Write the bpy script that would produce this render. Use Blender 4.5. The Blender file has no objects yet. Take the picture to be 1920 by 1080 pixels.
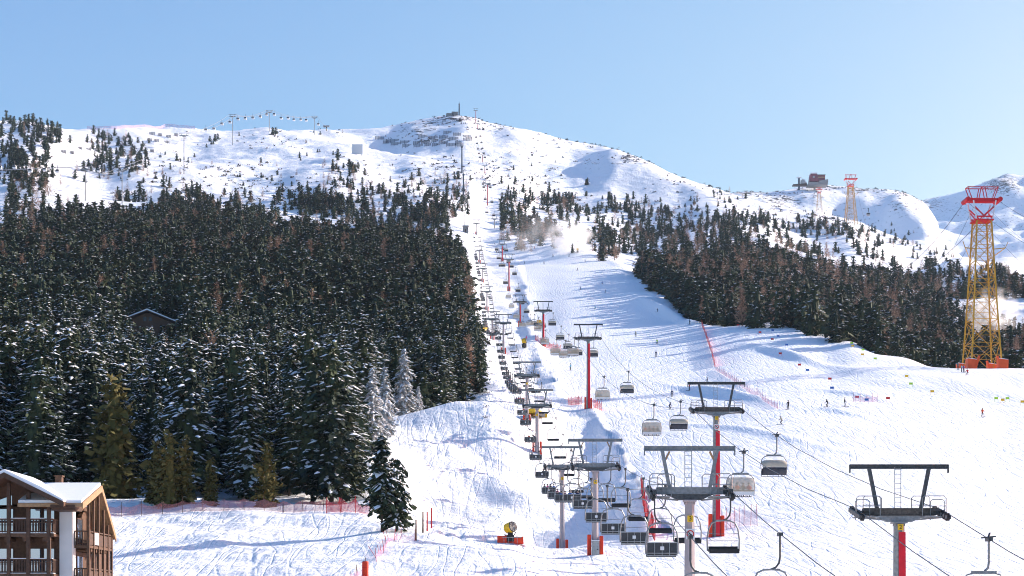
import bpy, math, random
import numpy as np
from mathutils import Vector, Matrix
C = bpy.context.scene.collection
sc = bpy.context.scene
R = math.radians
# ---------------------------------------------------------------- camera, sky, sun, exposure
F, HZ = 3000.0, 1150.0           # focal length and horizon row, in photo pixels
cam = bpy.data.cameras.new('camera'); camo = bpy.data.objects.new('camera', cam); C.objects.link(camo)
camo.location = (0, 0, 0); camo.rotation_euler = (R(90), 0, 0)
cam.sensor_width = 36.0; cam.lens = 36.0 * F / 1920.0
cam.shift_y = (HZ - 540) / 1920.0
cam.clip_start = 1.0; cam.clip_end = 30000
sc.camera = camo
SUN_AZ, SUN_EL = R(62), R(25)    # azimuth to the right of straight ahead, elevation
sd = Vector((math.sin(SUN_AZ) * math.cos(SUN_EL), math.cos(SUN_AZ) * math.cos(SUN_EL), math.sin(SUN_EL)))
w = bpy.data.worlds.new('World'); sc.world = w; w.use_nodes = True
nt = w.node_tree; bg = nt.nodes['Background']
sky = nt.nodes.new('ShaderNodeTexSky'); sky.sky_type = 'NISHITA'; sky.sun_disc = False
sky.sun_elevation = SUN_EL; sky.sun_rotation = SUN_AZ; sky.altitude = 1800
sky.air_density = 1.0; sky.dust_density = 4.0; sky.ozone_density = 3.0
sep = nt.nodes.new('ShaderNodeSeparateColor'); cmb = nt.nodes.new('ShaderNodeCombineColor'); nt.links.new(sky.outputs[0], sep.inputs[0])
for k_, (ml, pw_) in enumerate(((.74, 1.45), (1.0, 1.0), (2.02, .45))):     # paler, less cyan winter sky
    a_ = nt.nodes.new('ShaderNodeMath'); a_.operation = 'POWER'; a_.inputs[1].default_value = pw_; nt.links.new(sep.outputs[k_], a_.inputs[0])
    b_ = nt.nodes.new('ShaderNodeMath'); b_.operation = 'MULTIPLY'; b_.inputs[1].default_value = ml; nt.links.new(a_.outputs[0], b_.inputs[0]); nt.links.new(b_.outputs[0], cmb.inputs[k_])
nt.links.new(cmb.outputs[0], bg.inputs[0]); bg.inputs[1].default_value = 0.125
sl = bpy.data.lights.new('sun', 'SUN'); sl.energy = 5.0; sl.angle = R(0.5); sl.color = (1.0, 0.93, 0.84)
so = bpy.data.objects.new('sun', sl); C.objects.link(so); so.rotation_euler = (-sd).to_track_quat('-Z', 'Y').to_euler()
sc.view_settings.view_transform = 'Standard'; sc.view_settings.look = 'None'
sc.view_settings.exposure = 0.76
sc.cycles.pixel_filter_type = 'BLACKMAN_HARRIS'; sc.cycles.filter_width = 1.05; sc.view_settings.gamma = 1.0
sc.render.engine = 'CYCLES'
sc.cycles.max_bounces = 8; sc.cycles.transparent_max_bounces = 12; sc.cycles.volume_bounces = 5
sc.cycles.diffuse_bounces = 3
random.seed(7); rng = np.random.default_rng(11)

# ---------------------------------------------------------------- helpers
def P(px, py, Y):                 # a pixel of the photograph at a known distance -> world point
    return Vector(((px - 960) / F * Y, Y, (HZ - py) / F * Y))
def proj(p):
    return 960 + F * p[0] / p[1], HZ - F * p[2] / p[1]
ONES = 'zeroth first second third fourth fifth sixth seventh eighth ninth tenth eleventh twelfth thirteenth fourteenth fifteenth sixteenth seventeenth eighteenth nineteenth'.split()
TENS = {2: 'twent', 3: 'thirt', 4: 'fort', 5: 'fift', 6: 'sixt', 7: 'sevent', 8: 'eight', 9: 'ninet'}
def ordn(n):
    if n < 20: return ONES[n]
    if n >= 100: return 'hundred' + ('th' if n == 100 else '-' + ordn(n - 100))
    t, o = divmod(n, 10)
    return TENS[t] + 'ieth' if o == 0 else TENS[t] + 'y-' + ONES[o]

def tag(o, label=None, cat=None, group=None, kind=None):
    if label: o['label'] = label
    if cat: o['category'] = cat
    if group: o['group'] = group
    if kind: o['kind'] = kind
    return o
def empty(name, loc, rz=0, label=None, cat=None, group=None):
    o = bpy.data.objects.new(name, None); C.objects.link(o); o.location = loc; o.rotation_euler = (0, 0, rz)
    return tag(o, label, cat, group)
def copy_tree(o, parent=None):
    c = o.copy(); C.objects.link(c); c.parent = parent
    if parent is not None: c.matrix_parent_inverse = o.matrix_parent_inverse.copy()
    for ch in list(o.children): copy_tree(ch, c)
    return c

class MB:
    def __init__(s): s.v = []; s.f = []; s.m = []
    def add(s, vs, fs, mi=0):
        b = len(s.v); s.v += [tuple(v) for v in vs]; s.f += [tuple(b + i for i in f) for f in fs]; s.m += [mi] * len(fs); return s
    def box(s, x0, x1, y0, y1, z0, z1, mi=0, M=None):
        vs = [Vector((x, y, z)) for z in (z0, z1) for y in (y0, y1) for x in (x0, x1)]
        if M is not None: vs = [M @ v for v in vs]
        return s.add(vs, [(0, 2, 3, 1), (4, 5, 7, 6), (0, 1, 5, 4), (2, 6, 7, 3), (0, 4, 6, 2), (1, 3, 7, 5)], mi)
    def bar(s, a, b, w, h, mi=0):          # a rectangular bar between two points
        a, b = Vector(a), Vector(b); d = (b - a).normalized()
        up = Vector((0, 0, 1)) if abs(d.z) < .95 else Vector((0, 1, 0))
        x = d.cross(up).normalized(); u = x.cross(d)
        vs = [p + x * i * w / 2 + u * j * h / 2 for p in (a, b) for i, j in ((-1, -1), (1, -1), (1, 1), (-1, 1))]
        return s.add(vs, [(0, 1, 2, 3), (7, 6, 5, 4), (0, 4, 5, 1), (1, 5, 6, 2), (2, 6, 7, 3), (3, 7, 4, 0)], mi)
    def tube(s, pts, r, n=6, mi=0, caps=True):
        pts = [Vector(p) for p in pts]; k = len(pts)
        rs = r if isinstance(r, (list, tuple)) else [r] * k
        vs = []; prev = None
        for i, p in enumerate(pts):
            d = (pts[min(i + 1, k - 1)] - pts[max(i - 1, 0)]).normalized()
            if prev is None:
                up = Vector((0, 0, 1)) if abs(d.z) < .9 else Vector((0, 1, 0))
                x = d.cross(up).normalized()
            else:
                x = (prev - d * prev.dot(d)).normalized()
            prev = x; u = x.cross(d)
            vs += [p + (x * math.cos(2 * math.pi * j / n) + u * math.sin(2 * math.pi * j / n)) * rs[i] for j in range(n)]
        fs = [(i * n + j, i * n + (j + 1) % n, (i + 1) * n + (j + 1) % n, (i + 1) * n + j) for i in range(k - 1) for j in range(n)]
        if caps: fs += [tuple(range(n))[::-1], tuple((k - 1) * n + j for j in range(n))]
        return s.add(vs, fs, mi)
    def disc(s, c, ax, r, t, n=14, mi=0):
        c = Vector(c); ax = Vector(ax).normalized()
        return s.tube([c - ax * t / 2, c + ax * t / 2], r, n, mi)
    def prism(s, prof, y0, y1, mi=0, axis='y'):   # profile in x,z extruded over y
        n = len(prof)
        mk = (lambda a, b, t: (a, t, b)) if axis == 'y' else (lambda a, b, t: (t, a, b))
        vs = [mk(a, b, y0) for a, b in prof] + [mk(a, b, y1) for a, b in prof]
        return s.add(vs, [tuple(range(n))[::-1], tuple(range(n, 2 * n))] + [(i, (i + 1) % n, n + (i + 1) % n, n + i) for i in range(n)], mi)
    def build(s, name, mats, parent=None, smooth=False, bevel=0):
        me = bpy.data.meshes.new(name); me.from_pydata([tuple(v) for v in s.v], [], s.f)
        for m in (mats if isinstance(mats, (list, tuple)) else [mats]): me.materials.append(m)
        me.polygons.foreach_set('material_index', s.m)
        if smooth: me.polygons.foreach_set('use_smooth', [True] * len(s.f))
        me.update()
        import bmesh
        bm = bmesh.new(); bm.from_mesh(me); bmesh.ops.recalc_face_normals(bm, faces=bm.faces); bm.to_mesh(me); bm.free()
        o = bpy.data.objects.new(name, me); C.objects.link(o)
        if parent is not None: o.parent = parent
        if bevel:
            b = o.modifiers.new('bevel', 'BEVEL'); b.width = bevel; b.segments = 2; b.limit_method = 'ANGLE'
        return o
def np_mesh(name, V, T, mi, mats, smooth=False):
    me = bpy.data.meshes.new(name); n = len(T); k = T.shape[1]
    me.vertices.add(len(V)); me.vertices.foreach_set('co', np.asarray(V, np.float32).ravel())
    me.loops.add(n * k); me.loops.foreach_set('vertex_index', np.asarray(T, np.int32).ravel())
    me.polygons.add(n); me.polygons.foreach_set('loop_start', np.arange(0, n * k, k, dtype=np.int32))
    for m in mats: me.materials.append(m)
    me.polygons.foreach_set('material_index', np.asarray(mi, np.int32))
    me.polygons.foreach_set('use_smooth', np.full(n, smooth))
    me.update(calc_edges=True)
    return me

# ---------------------------------------------------------------- materials
def mat(name, col, rough=.6, metal=0, var=.12, scale=3.0, bump=0.0, col2=None, coord='Object', spec=.4):
    m = bpy.data.materials.new(name); m.use_nodes = True; n = m.node_tree.nodes; l = m.node_tree.links
    b = n['Principled BSDF']; b.inputs['Roughness'].default_value = rough; b.inputs['Metallic'].default_value = metal
    b.inputs['Specular IOR Level'].default_value = spec
    tc = n.new('ShaderNodeTexCoord'); nz = n.new('ShaderNodeTexNoise'); nz.inputs['Scale'].default_value = scale
    nz.inputs['Detail'].default_value = 5; l.new(tc.outputs[coord], nz.inputs['Vector'])
    mx = n.new('ShaderNodeMix'); mx.data_type = 'RGBA'
    mr = n.new('ShaderNodeMapRange'); mr.inputs[1].default_value = .3; mr.inputs[2].default_value = .7
    l.new(nz.outputs['Fac'], mr.inputs[0]); l.new(mr.outputs[0], mx.inputs[0])
    c2 = col2 or tuple(c * (1 - var * 2) for c in col)
    mx.inputs[6].default_value = (*c2, 1); mx.inputs[7].default_value = (*col, 1)
    l.new(mx.outputs[2], b.inputs['Base Color'])
    if bump:
        bp = n.new('ShaderNodeBump'); bp.inputs['Strength'].default_value = bump; bp.inputs['Distance'].default_value = .05
        l.new(nz.outputs['Fac'], bp.inputs['Height']); l.new(bp.outputs[0], b.inputs['Normal'])
    return m
M = {}
M['galv'] = mat('galvanised_steel', (.30, .31, .32), .45, .3, .2, 4)
M['dsteel'] = mat('dark_steel', (.10, .105, .11), .5, .3, .25, 5)
M['lsteel'] = mat('light_steel', (.42, .43, .44), .45, .3, .15, 5)
M['rust'] = mat('weathered_beam', (.13, .115, .10), .7, .1, .3, 6)
M['pink'] = mat('pale_column_paint', (.42, .36, .37), .6, 0, .06, 2)
M['red'] = mat('red_paint', (.72, .012, .03), .5, 0, .08, 2)
M['pad'] = mat('orange_red_pad', (.80, .055, .015), .6, 0, .12, 2)
M['black'] = mat('black_plastic', (.018, .018, .02), .5, 0, .2, 4)
M['rubber'] = mat('black_rubber', (.02, .02, .022), .7, 0, .2, 4)
M['seat'] = mat('seat_pad', (.022, .023, .027), .65, 0, .2, 6)
M['back'] = mat('seat_back_shell', (.06, .063, .07), .55, 0, .2, 6)
M['cream'] = mat('cream_bubble', (.60, .51, .39), .35, 0, .08, 2)
M['tint'] = mat('smoked_window', (.05, .055, .07), .15, 0, .2, 2)
M['white'] = mat('white_panel', (.75, .75, .76), .5, 0, .04, 2)
M['yellow'] = mat('yellow_plate', (.85, .52, .02), .5, 0, .06, 3)
M['gold'] = mat('ochre_paint', (.62, .33, .02), .5, 0, .15, .4)
M['towred'] = mat('tower_red', (.70, .01, .02), .45, 0, .12, .5)
M['orange'] = mat('orange_concrete', (.85, .11, .02), .6, 0, .1, .6)
M['rope'] = mat('steel_rope', (.16, .16, .16), .5, .4, .2, 8)
M['netred'] = mat('red_post', (.62, .03, .03), .6, 0, .15, 4)
M['wood'] = mat('timber_brown', (.145, .072, .038), .65, 0, .25, 5, .2)
M['woodd'] = mat('timber_dark', (.10, .05, .03), .65, 0, .25, 5, .2)
M['woodl'] = mat('timber_light', (.46, .27, .14), .6, 0, .2, 5, .1)
M['plaster'] = mat('white_plaster', (.72, .72, .72), .8, 0, .04, 1)
M['conc'] = mat('concrete', (.28, .28, .28), .8, 0, .15, 1)
M['purple'] = mat('station_cladding', (.24, .04, .07), .6, 0, .25, .15)
M['skin'] = mat('skin', (.45, .26, .19), .6)
M['skipant'] = mat('dark_ski_trousers', (.02, .022, .03), .7)
M['bark'] = mat('bark', (.10, .07, .05), .9, 0, .3, 3, .3)
M['glassb'] = mat('window_glass', (.02, .025, .03), .03, 0, .05, 1, spec=1.0)
M['glassb'].node_tree.nodes['Principled BSDF'].inputs['Metallic'].default_value = .85
M['glassb'].node_tree.nodes['Principled BSDF'].inputs['Roughness'].default_value = .04
for mm, c in (('glassb', (.36, .48, .68)),):  # blue of the reflected sky is put into the pane colour
    for nd in M[mm].node_tree.nodes:
        if nd.type == 'MIX': nd.inputs[6].default_value = (*c, 1); nd.inputs[7].default_value = (*c, 1)
M['banner'] = mat('pink_banner', (.75, .25, .28), .7)
def objcol_mat(name):
    m = bpy.data.materials.new(name); m.use_nodes = True; n = m.node_tree.nodes; l = m.node_tree.links
    oi = n.new('ShaderNodeObjectInfo'); l.new(oi.outputs['Color'], n['Principled BSDF'].inputs['Base Color'])
    n['Principled BSDF'].inputs['Roughness'].default_value = .7; return m
M['cloth'] = objcol_mat('coloured_cloth')
def net_mat(name, col, fac, scale=(1, 1, 1)):     # woven plastic netting: thin strands with open holes between
    m = bpy.data.materials.new(name); m.use_nodes = True; n = m.node_tree.nodes; l = m.node_tree.links
    b = n['Principled BSDF']; b.inputs['Base Color'].default_value = (*col, 1); b.inputs['Roughness'].default_value = .7
    tr = n.new('ShaderNodeBsdfTransparent'); mx = n.new('ShaderNodeMixShader')
    tc = n.new('ShaderNodeTexCoord'); nz = n.new('ShaderNodeTexNoise'); nz.inputs['Scale'].default_value = .6; nz.inputs['Detail'].default_value = 3
    l.new(tc.outputs['Object'], nz.inputs['Vector'])
    mr = n.new('ShaderNodeMapRange'); mr.inputs[1].default_value = .35; mr.inputs[2].default_value = .65; mr.inputs[3].default_value = fac * .7; mr.inputs[4].default_value = fac * 1.3
    l.new(nz.outputs['Fac'], mr.inputs[0]); l.new(mr.outputs[0], mx.inputs[0])
    l.new(tr.outputs[0], mx.inputs[1]); l.new(b.outputs[0], mx.inputs[2]); l.new(mx.outputs[0], n['Material Output'].inputs[0]); return m
M['net'] = net_mat('red_netting', (.75, .05, .07), .55)
M['netp'] = net_mat('faded_pink_netting', (.42, .16, .17), .5)
M['netf'] = net_mat('pale_violet_netting', (.55, .28, .42), .4)

M['nets'] = net_mat('lilac_netting', (.55, .36, .52), .42)
def snow_mat():
    m = bpy.data.materials.new('snow_ground'); m.use_nodes = True; n = m.node_tree.nodes; l = m.node_tree.links
    b = n['Principled BSDF']; b.inputs['Roughness'].default_value = .75; b.inputs['Specular IOR Level'].default_value = .25
    geo = n.new('ShaderNodeNewGeometry')
    def noise(scale, detail=4, mp=None, rough=.55):
        t = n.new('ShaderNodeTexNoise'); t.inputs['Scale'].default_value = scale; t.inputs['Detail'].default_value = detail; t.inputs['Roughness'].default_value = rough
        src = geo.outputs['Position']
        if mp:
            k = n.new('ShaderNodeMapping'); k.inputs['Scale'].default_value = mp[0]; k.inputs['Rotation'].default_value = mp[1]
            l.new(src, k.inputs[0]); src = k.outputs[0]
        l.new(src, t.inputs['Vector']); return t
    def math_(op, a, bb=None, c=None):
        k = n.new('ShaderNodeMath'); k.operation = op
        for i, q in enumerate((a, bb, c)):
            if q is None: continue
            if isinstance(q, (int, float)): k.inputs[i].default_value = q
            else: l.new(q, k.inputs[i])
        return k.outputs[0]
    att = n.new('ShaderNodeAttribute'); att.attribute_name = 'rock'
    rgh = n.new('ShaderNodeAttribute'); rgh.attribute_name = 'rough'
    # relief of skied-out and wind-blown snow
    n1 = noise(.45, 8, None, .68); n2 = noise(.8, 6, ((1.0, .22, .5), (0, 0, R(24))), .6); n3 = noise(.07, 5)
    vor = n.new('ShaderNodeTexVoronoi'); vor.inputs['Scale'].default_value = .22
    l.new(geo.outputs['Position'], vor.inputs['Vector'])
    n5 = noise(.9, 5, ((1.2, .14, .4), (0, 0, R(-42))), .58)
    h = math_('MULTIPLY', n1.outputs['Fac'], math_('ADD', math_('MULTIPLY', rgh.outputs['Fac'], .30), .09))
    h = math_('ADD', h, math_('MULTIPLY', n2.outputs['Fac'], .19))
    h = math_('ADD', h, math_('MULTIPLY', n5.outputs['Fac'], .17))
    rr = math_('MULTIPLY', rgh.outputs['Fac'], 1.0)
    h2 = math_('MULTIPLY', math_('MULTIPLY', n3.outputs['Fac'], 2.2), rr)
    h3 = math_('MULTIPLY', math_('MULTIPLY', vor.outputs['Distance'], .16), rr)
    h = math_('ADD', math_('ADD', h, h2), h3)
    for sc_, mp_, dep_ in ((.09, ((1.8, .22, .2), (0, 0, R(18))), .055), (.11, ((1.6, .2, .2), (0, 0, R(-38))), .05)):   # ski tracks: thin curved lines
        q = noise(sc_, 1, mp_, .4); ab = math_('ABSOLUTE', math_('SUBTRACT', math_('FRACT', math_('MULTIPLY', q.outputs['Fac'], 9.0)), .5))
        tr = n.new('ShaderNodeMapRange'); tr.inputs[1].default_value = .0; tr.inputs[2].default_value = .10; tr.inputs[3].default_value = -dep_; tr.inputs[4].default_value = 0
        l.new(ab, tr.inputs[0]); h = math_('ADD', h, tr.outputs[0])
    bp = n.new('ShaderNodeBump'); bp.inputs['Strength'].default_value = 1.0; bp.inputs['Distance'].default_value = 1.15
    l.new(h, bp.inputs['Height']); l.new(bp.outputs[0], b.inputs['Normal'])
    # rock: where the attribute and noise agree
    n4 = noise(.10, 7, ((.7, 1.3, 1.8), (0, 0, 0)), .72)
    mr = n.new('ShaderNodeMapRange'); mr.inputs[1].default_value = .0; mr.inputs[2].default_value = .03
    thr = math_('SUBTRACT', .73, math_('MULTIPLY', att.outputs['Fac'], .27))
    l.new(math_('SUBTRACT', n4.outputs['Fac'], thr), mr.inputs[0])
    mx = n.new('ShaderNodeMix'); mx.data_type = 'RGBA'; l.new(mr.outputs[0], mx.inputs[0])
    mx.inputs[6].default_value = (.90, .915, .94, 1); mx.inputs[7].default_value = (.055, .055, .06, 1)
    l.new(mx.outputs[2], b.inputs['Base Color'])
    return m
M['ground'] = snow_mat()
M['snow'] = mat('snow_load', (.88, .90, .93), .8, 0, .02, 2, .15)
def needle_mat(name, a, b_, sc_=.12):
    m = bpy.data.materials.new(name); m.use_nodes = True; n = m.node_tree.nodes; l = m.node_tree.links
    b = n['Principled BSDF']; b.inputs['Roughness'].default_value = .8; b.inputs['Specular IOR Level'].default_value = .2
    geo = n.new('ShaderNodeNewGeometry')
    t = n.new('ShaderNodeTexNoise'); t.inputs['Scale'].default_value = sc_; t.inputs['Detail'].default_value = 2; l.new(geo.outputs['Position'], t.inputs['Vector'])
    t2 = n.new('ShaderNodeTexNoise'); t2.inputs['Scale'].default_value = 1.6; t2.inputs['Detail'].default_value = 2; l.new(geo.outputs['Position'], t2.inputs['Vector'])
    ad = n.new('ShaderNodeMath'); ad.operation = 'ADD'; l.new(t.outputs['Fac'], ad.inputs[0]); l.new(t2.outputs['Fac'], ad.inputs[1])
    mr = n.new('ShaderNodeMapRange'); mr.inputs[1].default_value = .75; mr.inputs[2].default_value = 1.25; l.new(ad.outputs[0], mr.inputs[0])
    mx = n.new('ShaderNodeMix'); mx.data_type = 'RGBA'; l.new(mr.outputs[0], mx.inputs[0])
    mx.inputs[6].default_value = (*a, 1); mx.inputs[7].default_value = (*b_, 1); l.new(mx.outputs[2], b.inputs['Base Color'])
    return m
M['needle'] = needle_mat('dark_needles', (.010, .024, .024), (.064, .086, .040))
M['olive'] = needle_mat('olive_needles', (.08, .08, .025), (.17, .14, .045))
M['rime'] = needle_mat('rimed_needles', (.12, .13, .12), (.62, .63, .64))
M['larch'] = needle_mat('larch_twigs', (.24, .15, .105), (.46, .31, .22))
M['scrub'] = needle_mat('scrub_twigs', (.03, .035, .025), (.09, .07, .05))

# ---------------------------------------------------------------- terrain
COLS = {
 -100: [(25,2600),(60,1650),(110,1300),(150,1120),(210,955),(300,845),(400,755),(600,622),(800,520),(1000,440),(1200,385),(1400,335),(1700,265),(1950,222),(2200,245),(3000,420),(8000,900)],
 0: [(25,2600),(60,1650),(110,1300),(150,1120),(210,950),(300,845),(400,755),(600,625),(800,522),(1000,445),(1200,392),(1400,342),(1700,272),(1950,234),(2200,262),(3000,420),(8000,900)],
 100:[(25,2600),(60,1650),(110,1300),(150,1110),(210,948),(300,848),(400,758),(600,628),(800,526),(1000,448),(1200,398),(1400,352),(1700,285),(2000,243),(2250,262),(3000,420),(8000,900)],
 200:[(25,2600),(60,1650),(110,1280),(150,1092),(212,945),(300,850),(400,765),(600,630),(800,530),(1000,452),(1200,405),(1350,372),(1500,345),(1800,290),(2100,241),(2400,270),(3200,420),(8000,900)],
 300:[(25,2600),(60,1650),(110,1270),(150,1088),(213,950),(300,855),(400,770),(600,632),(800,532),(1000,452),(1150,415),(1350,375),(1500,345),(1800,290),(2150,238),(2450,268),(3200,420),(8000,900)],
 400:[(25,2600),(60,1650),(110,1260),(150,1084),(214,957),(300,862),(400,775),(600,635),(800,532),(1000,458),(1150,420),(1350,388),(1500,352),(1800,300),(2200,243),(2500,270),(3200,420),(8000,900)],
 500:[(25,2600),(60,1650),(110,1260),(150,1082),(214,962),(300,862),(400,775),(600,638),(800,538),(1000,465),(1200,422),(1400,390),(1650,345),(1900,300),(2250,239),(2500,270),(3200,420),(8000,900)],
 600:[(25,2600),(60,1650),(110,1250),(150,1078),(212,965),(300,862),(400,772),(600,642),(800,545),(1000,470),(1200,428),(1400,392),(1700,338),(2000,285),(2350,243),(2600,265),(3400,420),(8000,900)],
 700:[(25,2600),(60,1650),(110,1240),(148,1076),(205,972),(255,880),(310,795),(335,788),(400,765),(600,645),(800,555),(1000,480),(1200,442),(1400,402),(1700,350),(2000,300),(2400,241),(2650,265),(3400,420),(8000,900)],
 800:[(25,2600),(60,1650),(110,1235),(146,1078),(190,1002),(256,982),(280,900),(310,784),(330,780),(362,796),(430,735),(600,648),(800,562),(1000,482),(1200,442),(1400,398),(1700,345),(2000,300),(2300,248),(2480,220),(2700,245),(3400,420),(8000,900)],
 860:[(25,2600),(60,1650),(110,1235),(145,1080),(190,1010),(260,982),(284,905),(314,775),(330,770),(360,795),(430,728),(600,640),(800,572),(1000,498),(1200,450),(1400,405),(1700,348),(2000,296),(2300,240),(2480,213),(2700,245),(3400,420),(8000,900)],
 910:[(25,2600),(60,1650),(110,1235),(145,1085),(190,1015),(262,985),(288,900),(318,769),(328,766),(360,796),(430,715),(600,636),(700,622),(880,588),(1030,532),(1130,500),(1280,453),(1400,425),(1550,385),(1700,344),(1900,304),(2200,260),(2450,232),(2520,226),(2700,250),(3400,420),(8000,900)],
 960:[(25,2600),(60,1650),(110,1230),(145,1085),(190,1022),(258,986),(287,899),(320,790),(358,790),(440,710),(578,655),(690,620),(880,580),(1030,530),(1130,502),(1280,460),(1400,428),(1550,390),(1700,352),(1900,312),(2200,268),(2480,236),(2700,262),(3400,420),(8000,900)],
 1010:[(25,2600),(60,1650),(110,1225),(150,1088),(185,1047),(246,1016),(280,925),(309,848),(358,778),(440,728),(578,668),(610,656),(800,612),(1010,540),(1200,474),(1300,462),(1450,425),(1700,372),(1900,330),(2200,282),(2470,246),(2700,272),(3400,420),(8000,900)],
 1060:[(25,2600),(60,1650),(110,1222),(150,1090),(185,1046),(246,1010),(280,928),(309,865),(358,812),(410,765),(500,712),(610,655),(800,600),(1010,534),(1210,470),(1300,468),(1450,430),(1700,380),(1900,340),(2200,298),(2440,262),(2700,290),(3400,430),(8000,900)],
 1110:[(25,2600),(60,1650),(110,1220),(150,1090),(185,1045),(246,985),(280,925),(309,880),(358,825),(410,770),(500,712),(610,652),(800,596),(1010,530),(1200,478),(1300,482),(1450,440),(1700,388),(1900,350),(2200,308),(2420,272),(2700,300),(3400,440),(8000,900)],
 1160:[(25,2600),(60,1650),(110,1230),(150,1090),(185,1045),(246,968),(309,874),(358,815),(410,768),(500,710),(610,650),(800,594),(1000,530),(1140,494),(1220,500),(1450,452),(1700,398),(1900,362),(2200,318),(2380,282),(2700,310),(3400,440),(8000,900)],
 1220:[(25,2600),(60,1680),(110,1250),(150,1085),(185,1040),(246,945),(309,866),(358,812),(410,768),(500,708),(610,648),(760,600),(900,552),(1060,520),(1120,530),(1300,495),(1500,445),(1700,410),(1900,375),(2200,328),(2340,305),(2700,330),(3400,440),(8000,900)],
 1300:[(25,2600),(60,1700),(120,1260),(150,1090),(207,1012),(250,938),(300,874),(350,812),(410,764),(500,705),(610,640),(700,604),(740,606),(900,565),(1100,520),(1300,480),(1500,440),(1700,412),(1900,385),(2250,343),(2600,370),(3400,440),(8000,900)],
 1400:[(25,2600),(60,1750),(120,1290),(150,1085),(207,1005),(250,930),(300,865),(350,805),(410,755),(500,690),(600,628),(660,607),(700,618),(850,585),(1100,520),(1400,455),(1700,410),(2050,373),(2300,400),(3050,360),(3400,400),(8000,900)],
 1500:[(25,2600),(60,1800),(120,1320),(152,1085),(207,1000),(250,925),(300,860),(350,800),(410,750),(500,685),(580,635),(640,609),(690,635),(850,605),(1100,545),(1400,472),(1700,425),(1950,393),(2200,425),(2750,378),(3050,350),(3400,400),(8000,900)],
 1550:[(25,2600),(60,1800),(120,1340),(152,1082),(207,998),(250,922),(300,858),(350,800),(410,750),(500,690),(570,645),(610,622),(660,655),(850,620),(1100,555),(1400,480),(1700,430),(1900,402),(2150,440),(2700,385),(3050,346),(3400,400),(8000,900)],
 1600:[(25,2600),(60,1850),(120,1350),(154,1080),(207,998),(250,920),(300,858),(350,800),(410,748),(480,700),(540,655),(575,636),(620,672),(800,650),(1100,565),(1400,492),(1650,440),(1850,412),(2100,450),(2650,400),(3050,351),(3400,400),(8000,900)],
 1700:[(25,2600),(60,1850),(120,1360),(155,1080),(207,998),(250,925),(300,865),(350,805),(410,752),(480,700),(530,668),(580,715),(750,690),(1000,605),(1300,525),(1500,480),(1680,452),(1950,510),(2600,430),(3050,360),(3400,400),(4500,430),(5500,385),(6500,420),(8000,900)],
 1800:[(25,2600),(60,1850),(120,1360),(156,1080),(207,1002),(250,932),(300,872),(350,812),(410,755),(470,702),(495,690),(560,745),(700,725),(1000,625),(1300,545),(1550,484),(1800,570),(3000,520),(3800,520),(4600,485),(5500,362),(6500,420),(8000,900)],
 1880:[(25,2600),(60,1850),(120,1360),(158,1080),(207,1006),(250,940),(300,880),(350,820),(410,762),(480,702),(505,690),(560,748),(700,735),(900,665),(1100,605),(1230,552),(1450,500),(1800,600),(3000,530),(3800,500),(4600,470),(5500,327),(6500,420),(8000,900)],
 1980:[(25,2600),(60,1850),(120,1360),(160,1080),(207,1010),(250,945),(300,885),(350,822),(410,765),(480,705),(505,692),(560,748),(700,735),(900,665),(1100,600),(1230,560),(1430,512),(1800,600),(3000,530),(3800,500),(4600,465),(5500,335),(6500,420),(8000,900)],
}
UP = np.concatenate([np.linspace(-2600, -260, 40)[:-1], np.arange(-260, 2181, 4.0), np.linspace(2180, 4600, 40)[1:]])
YR = np.exp(np.linspace(math.log(25), math.log(7800), 860))
cpx = sorted(COLS)
LY = np.log(YR)
prof = np.array([YR * (HZ - np.interp(LY, np.log([a for a, _ in COLS[c]]), [b for _, b in COLS[c]])) / F for c in cpx])  # z per column
ZG = np.empty((len(UP), len(YR)))
for j in range(len(YR)): ZG[:, j] = np.interp(UP, cpx, prof[:, j])
def smooth1(A, k, ax):
    g = np.exp(-np.linspace(-2, 2, 2 * k + 1) ** 2); g /= g.sum()
    pad = [(0, 0), (0, 0)]; pad[ax] = (k, k)
    B = np.pad(A, pad, 'edge'); out = np.zeros_like(A)
    for i in range(2 * k + 1):
        out += g[i] * (B[i:i + A.shape[0]] if ax == 0 else B[:, i:i + A.shape[1]])
    return out
ZG = smooth1(smooth1(ZG, 8, 0), 5, 1)
XG = (UP[:, None] - 960) / F * YR[None, :]; YG = np.broadcast_to(YR[None, :], XG.shape)
def vnoise(x, y, wl, seed):
    r = np.random.default_rng(seed); T = r.random((256, 256)); x = x / wl + 1000.5; y = y / wl + 1000.5
    xi = np.floor(x).astype(int); yi = np.floor(y).astype(int); fx = x - xi; fy = y - yi
    fx = fx * fx * (3 - 2 * fx); fy = fy * fy * (3 - 2 * fy)
    g = lambda a, b: T[a % 256, b % 256]
    return ((g(xi, yi) * (1 - fx) + g(xi + 1, yi) * fx) * (1 - fy) + (g(xi, yi + 1) * (1 - fx) + g(xi + 1, yi + 1) * fx) * fy) - .5
def sstep(x, a, b):
    t = np.clip((x - a) / (b - a), 0, 1); return t * t * (3 - 2 * t)
far = sstep(YG, 1150, 1900); vfar = sstep(YG, 2600, 4000)
PXG = np.broadcast_to(UP[:, None], XG.shape); PYG = HZ - F * ZG / YG
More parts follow.
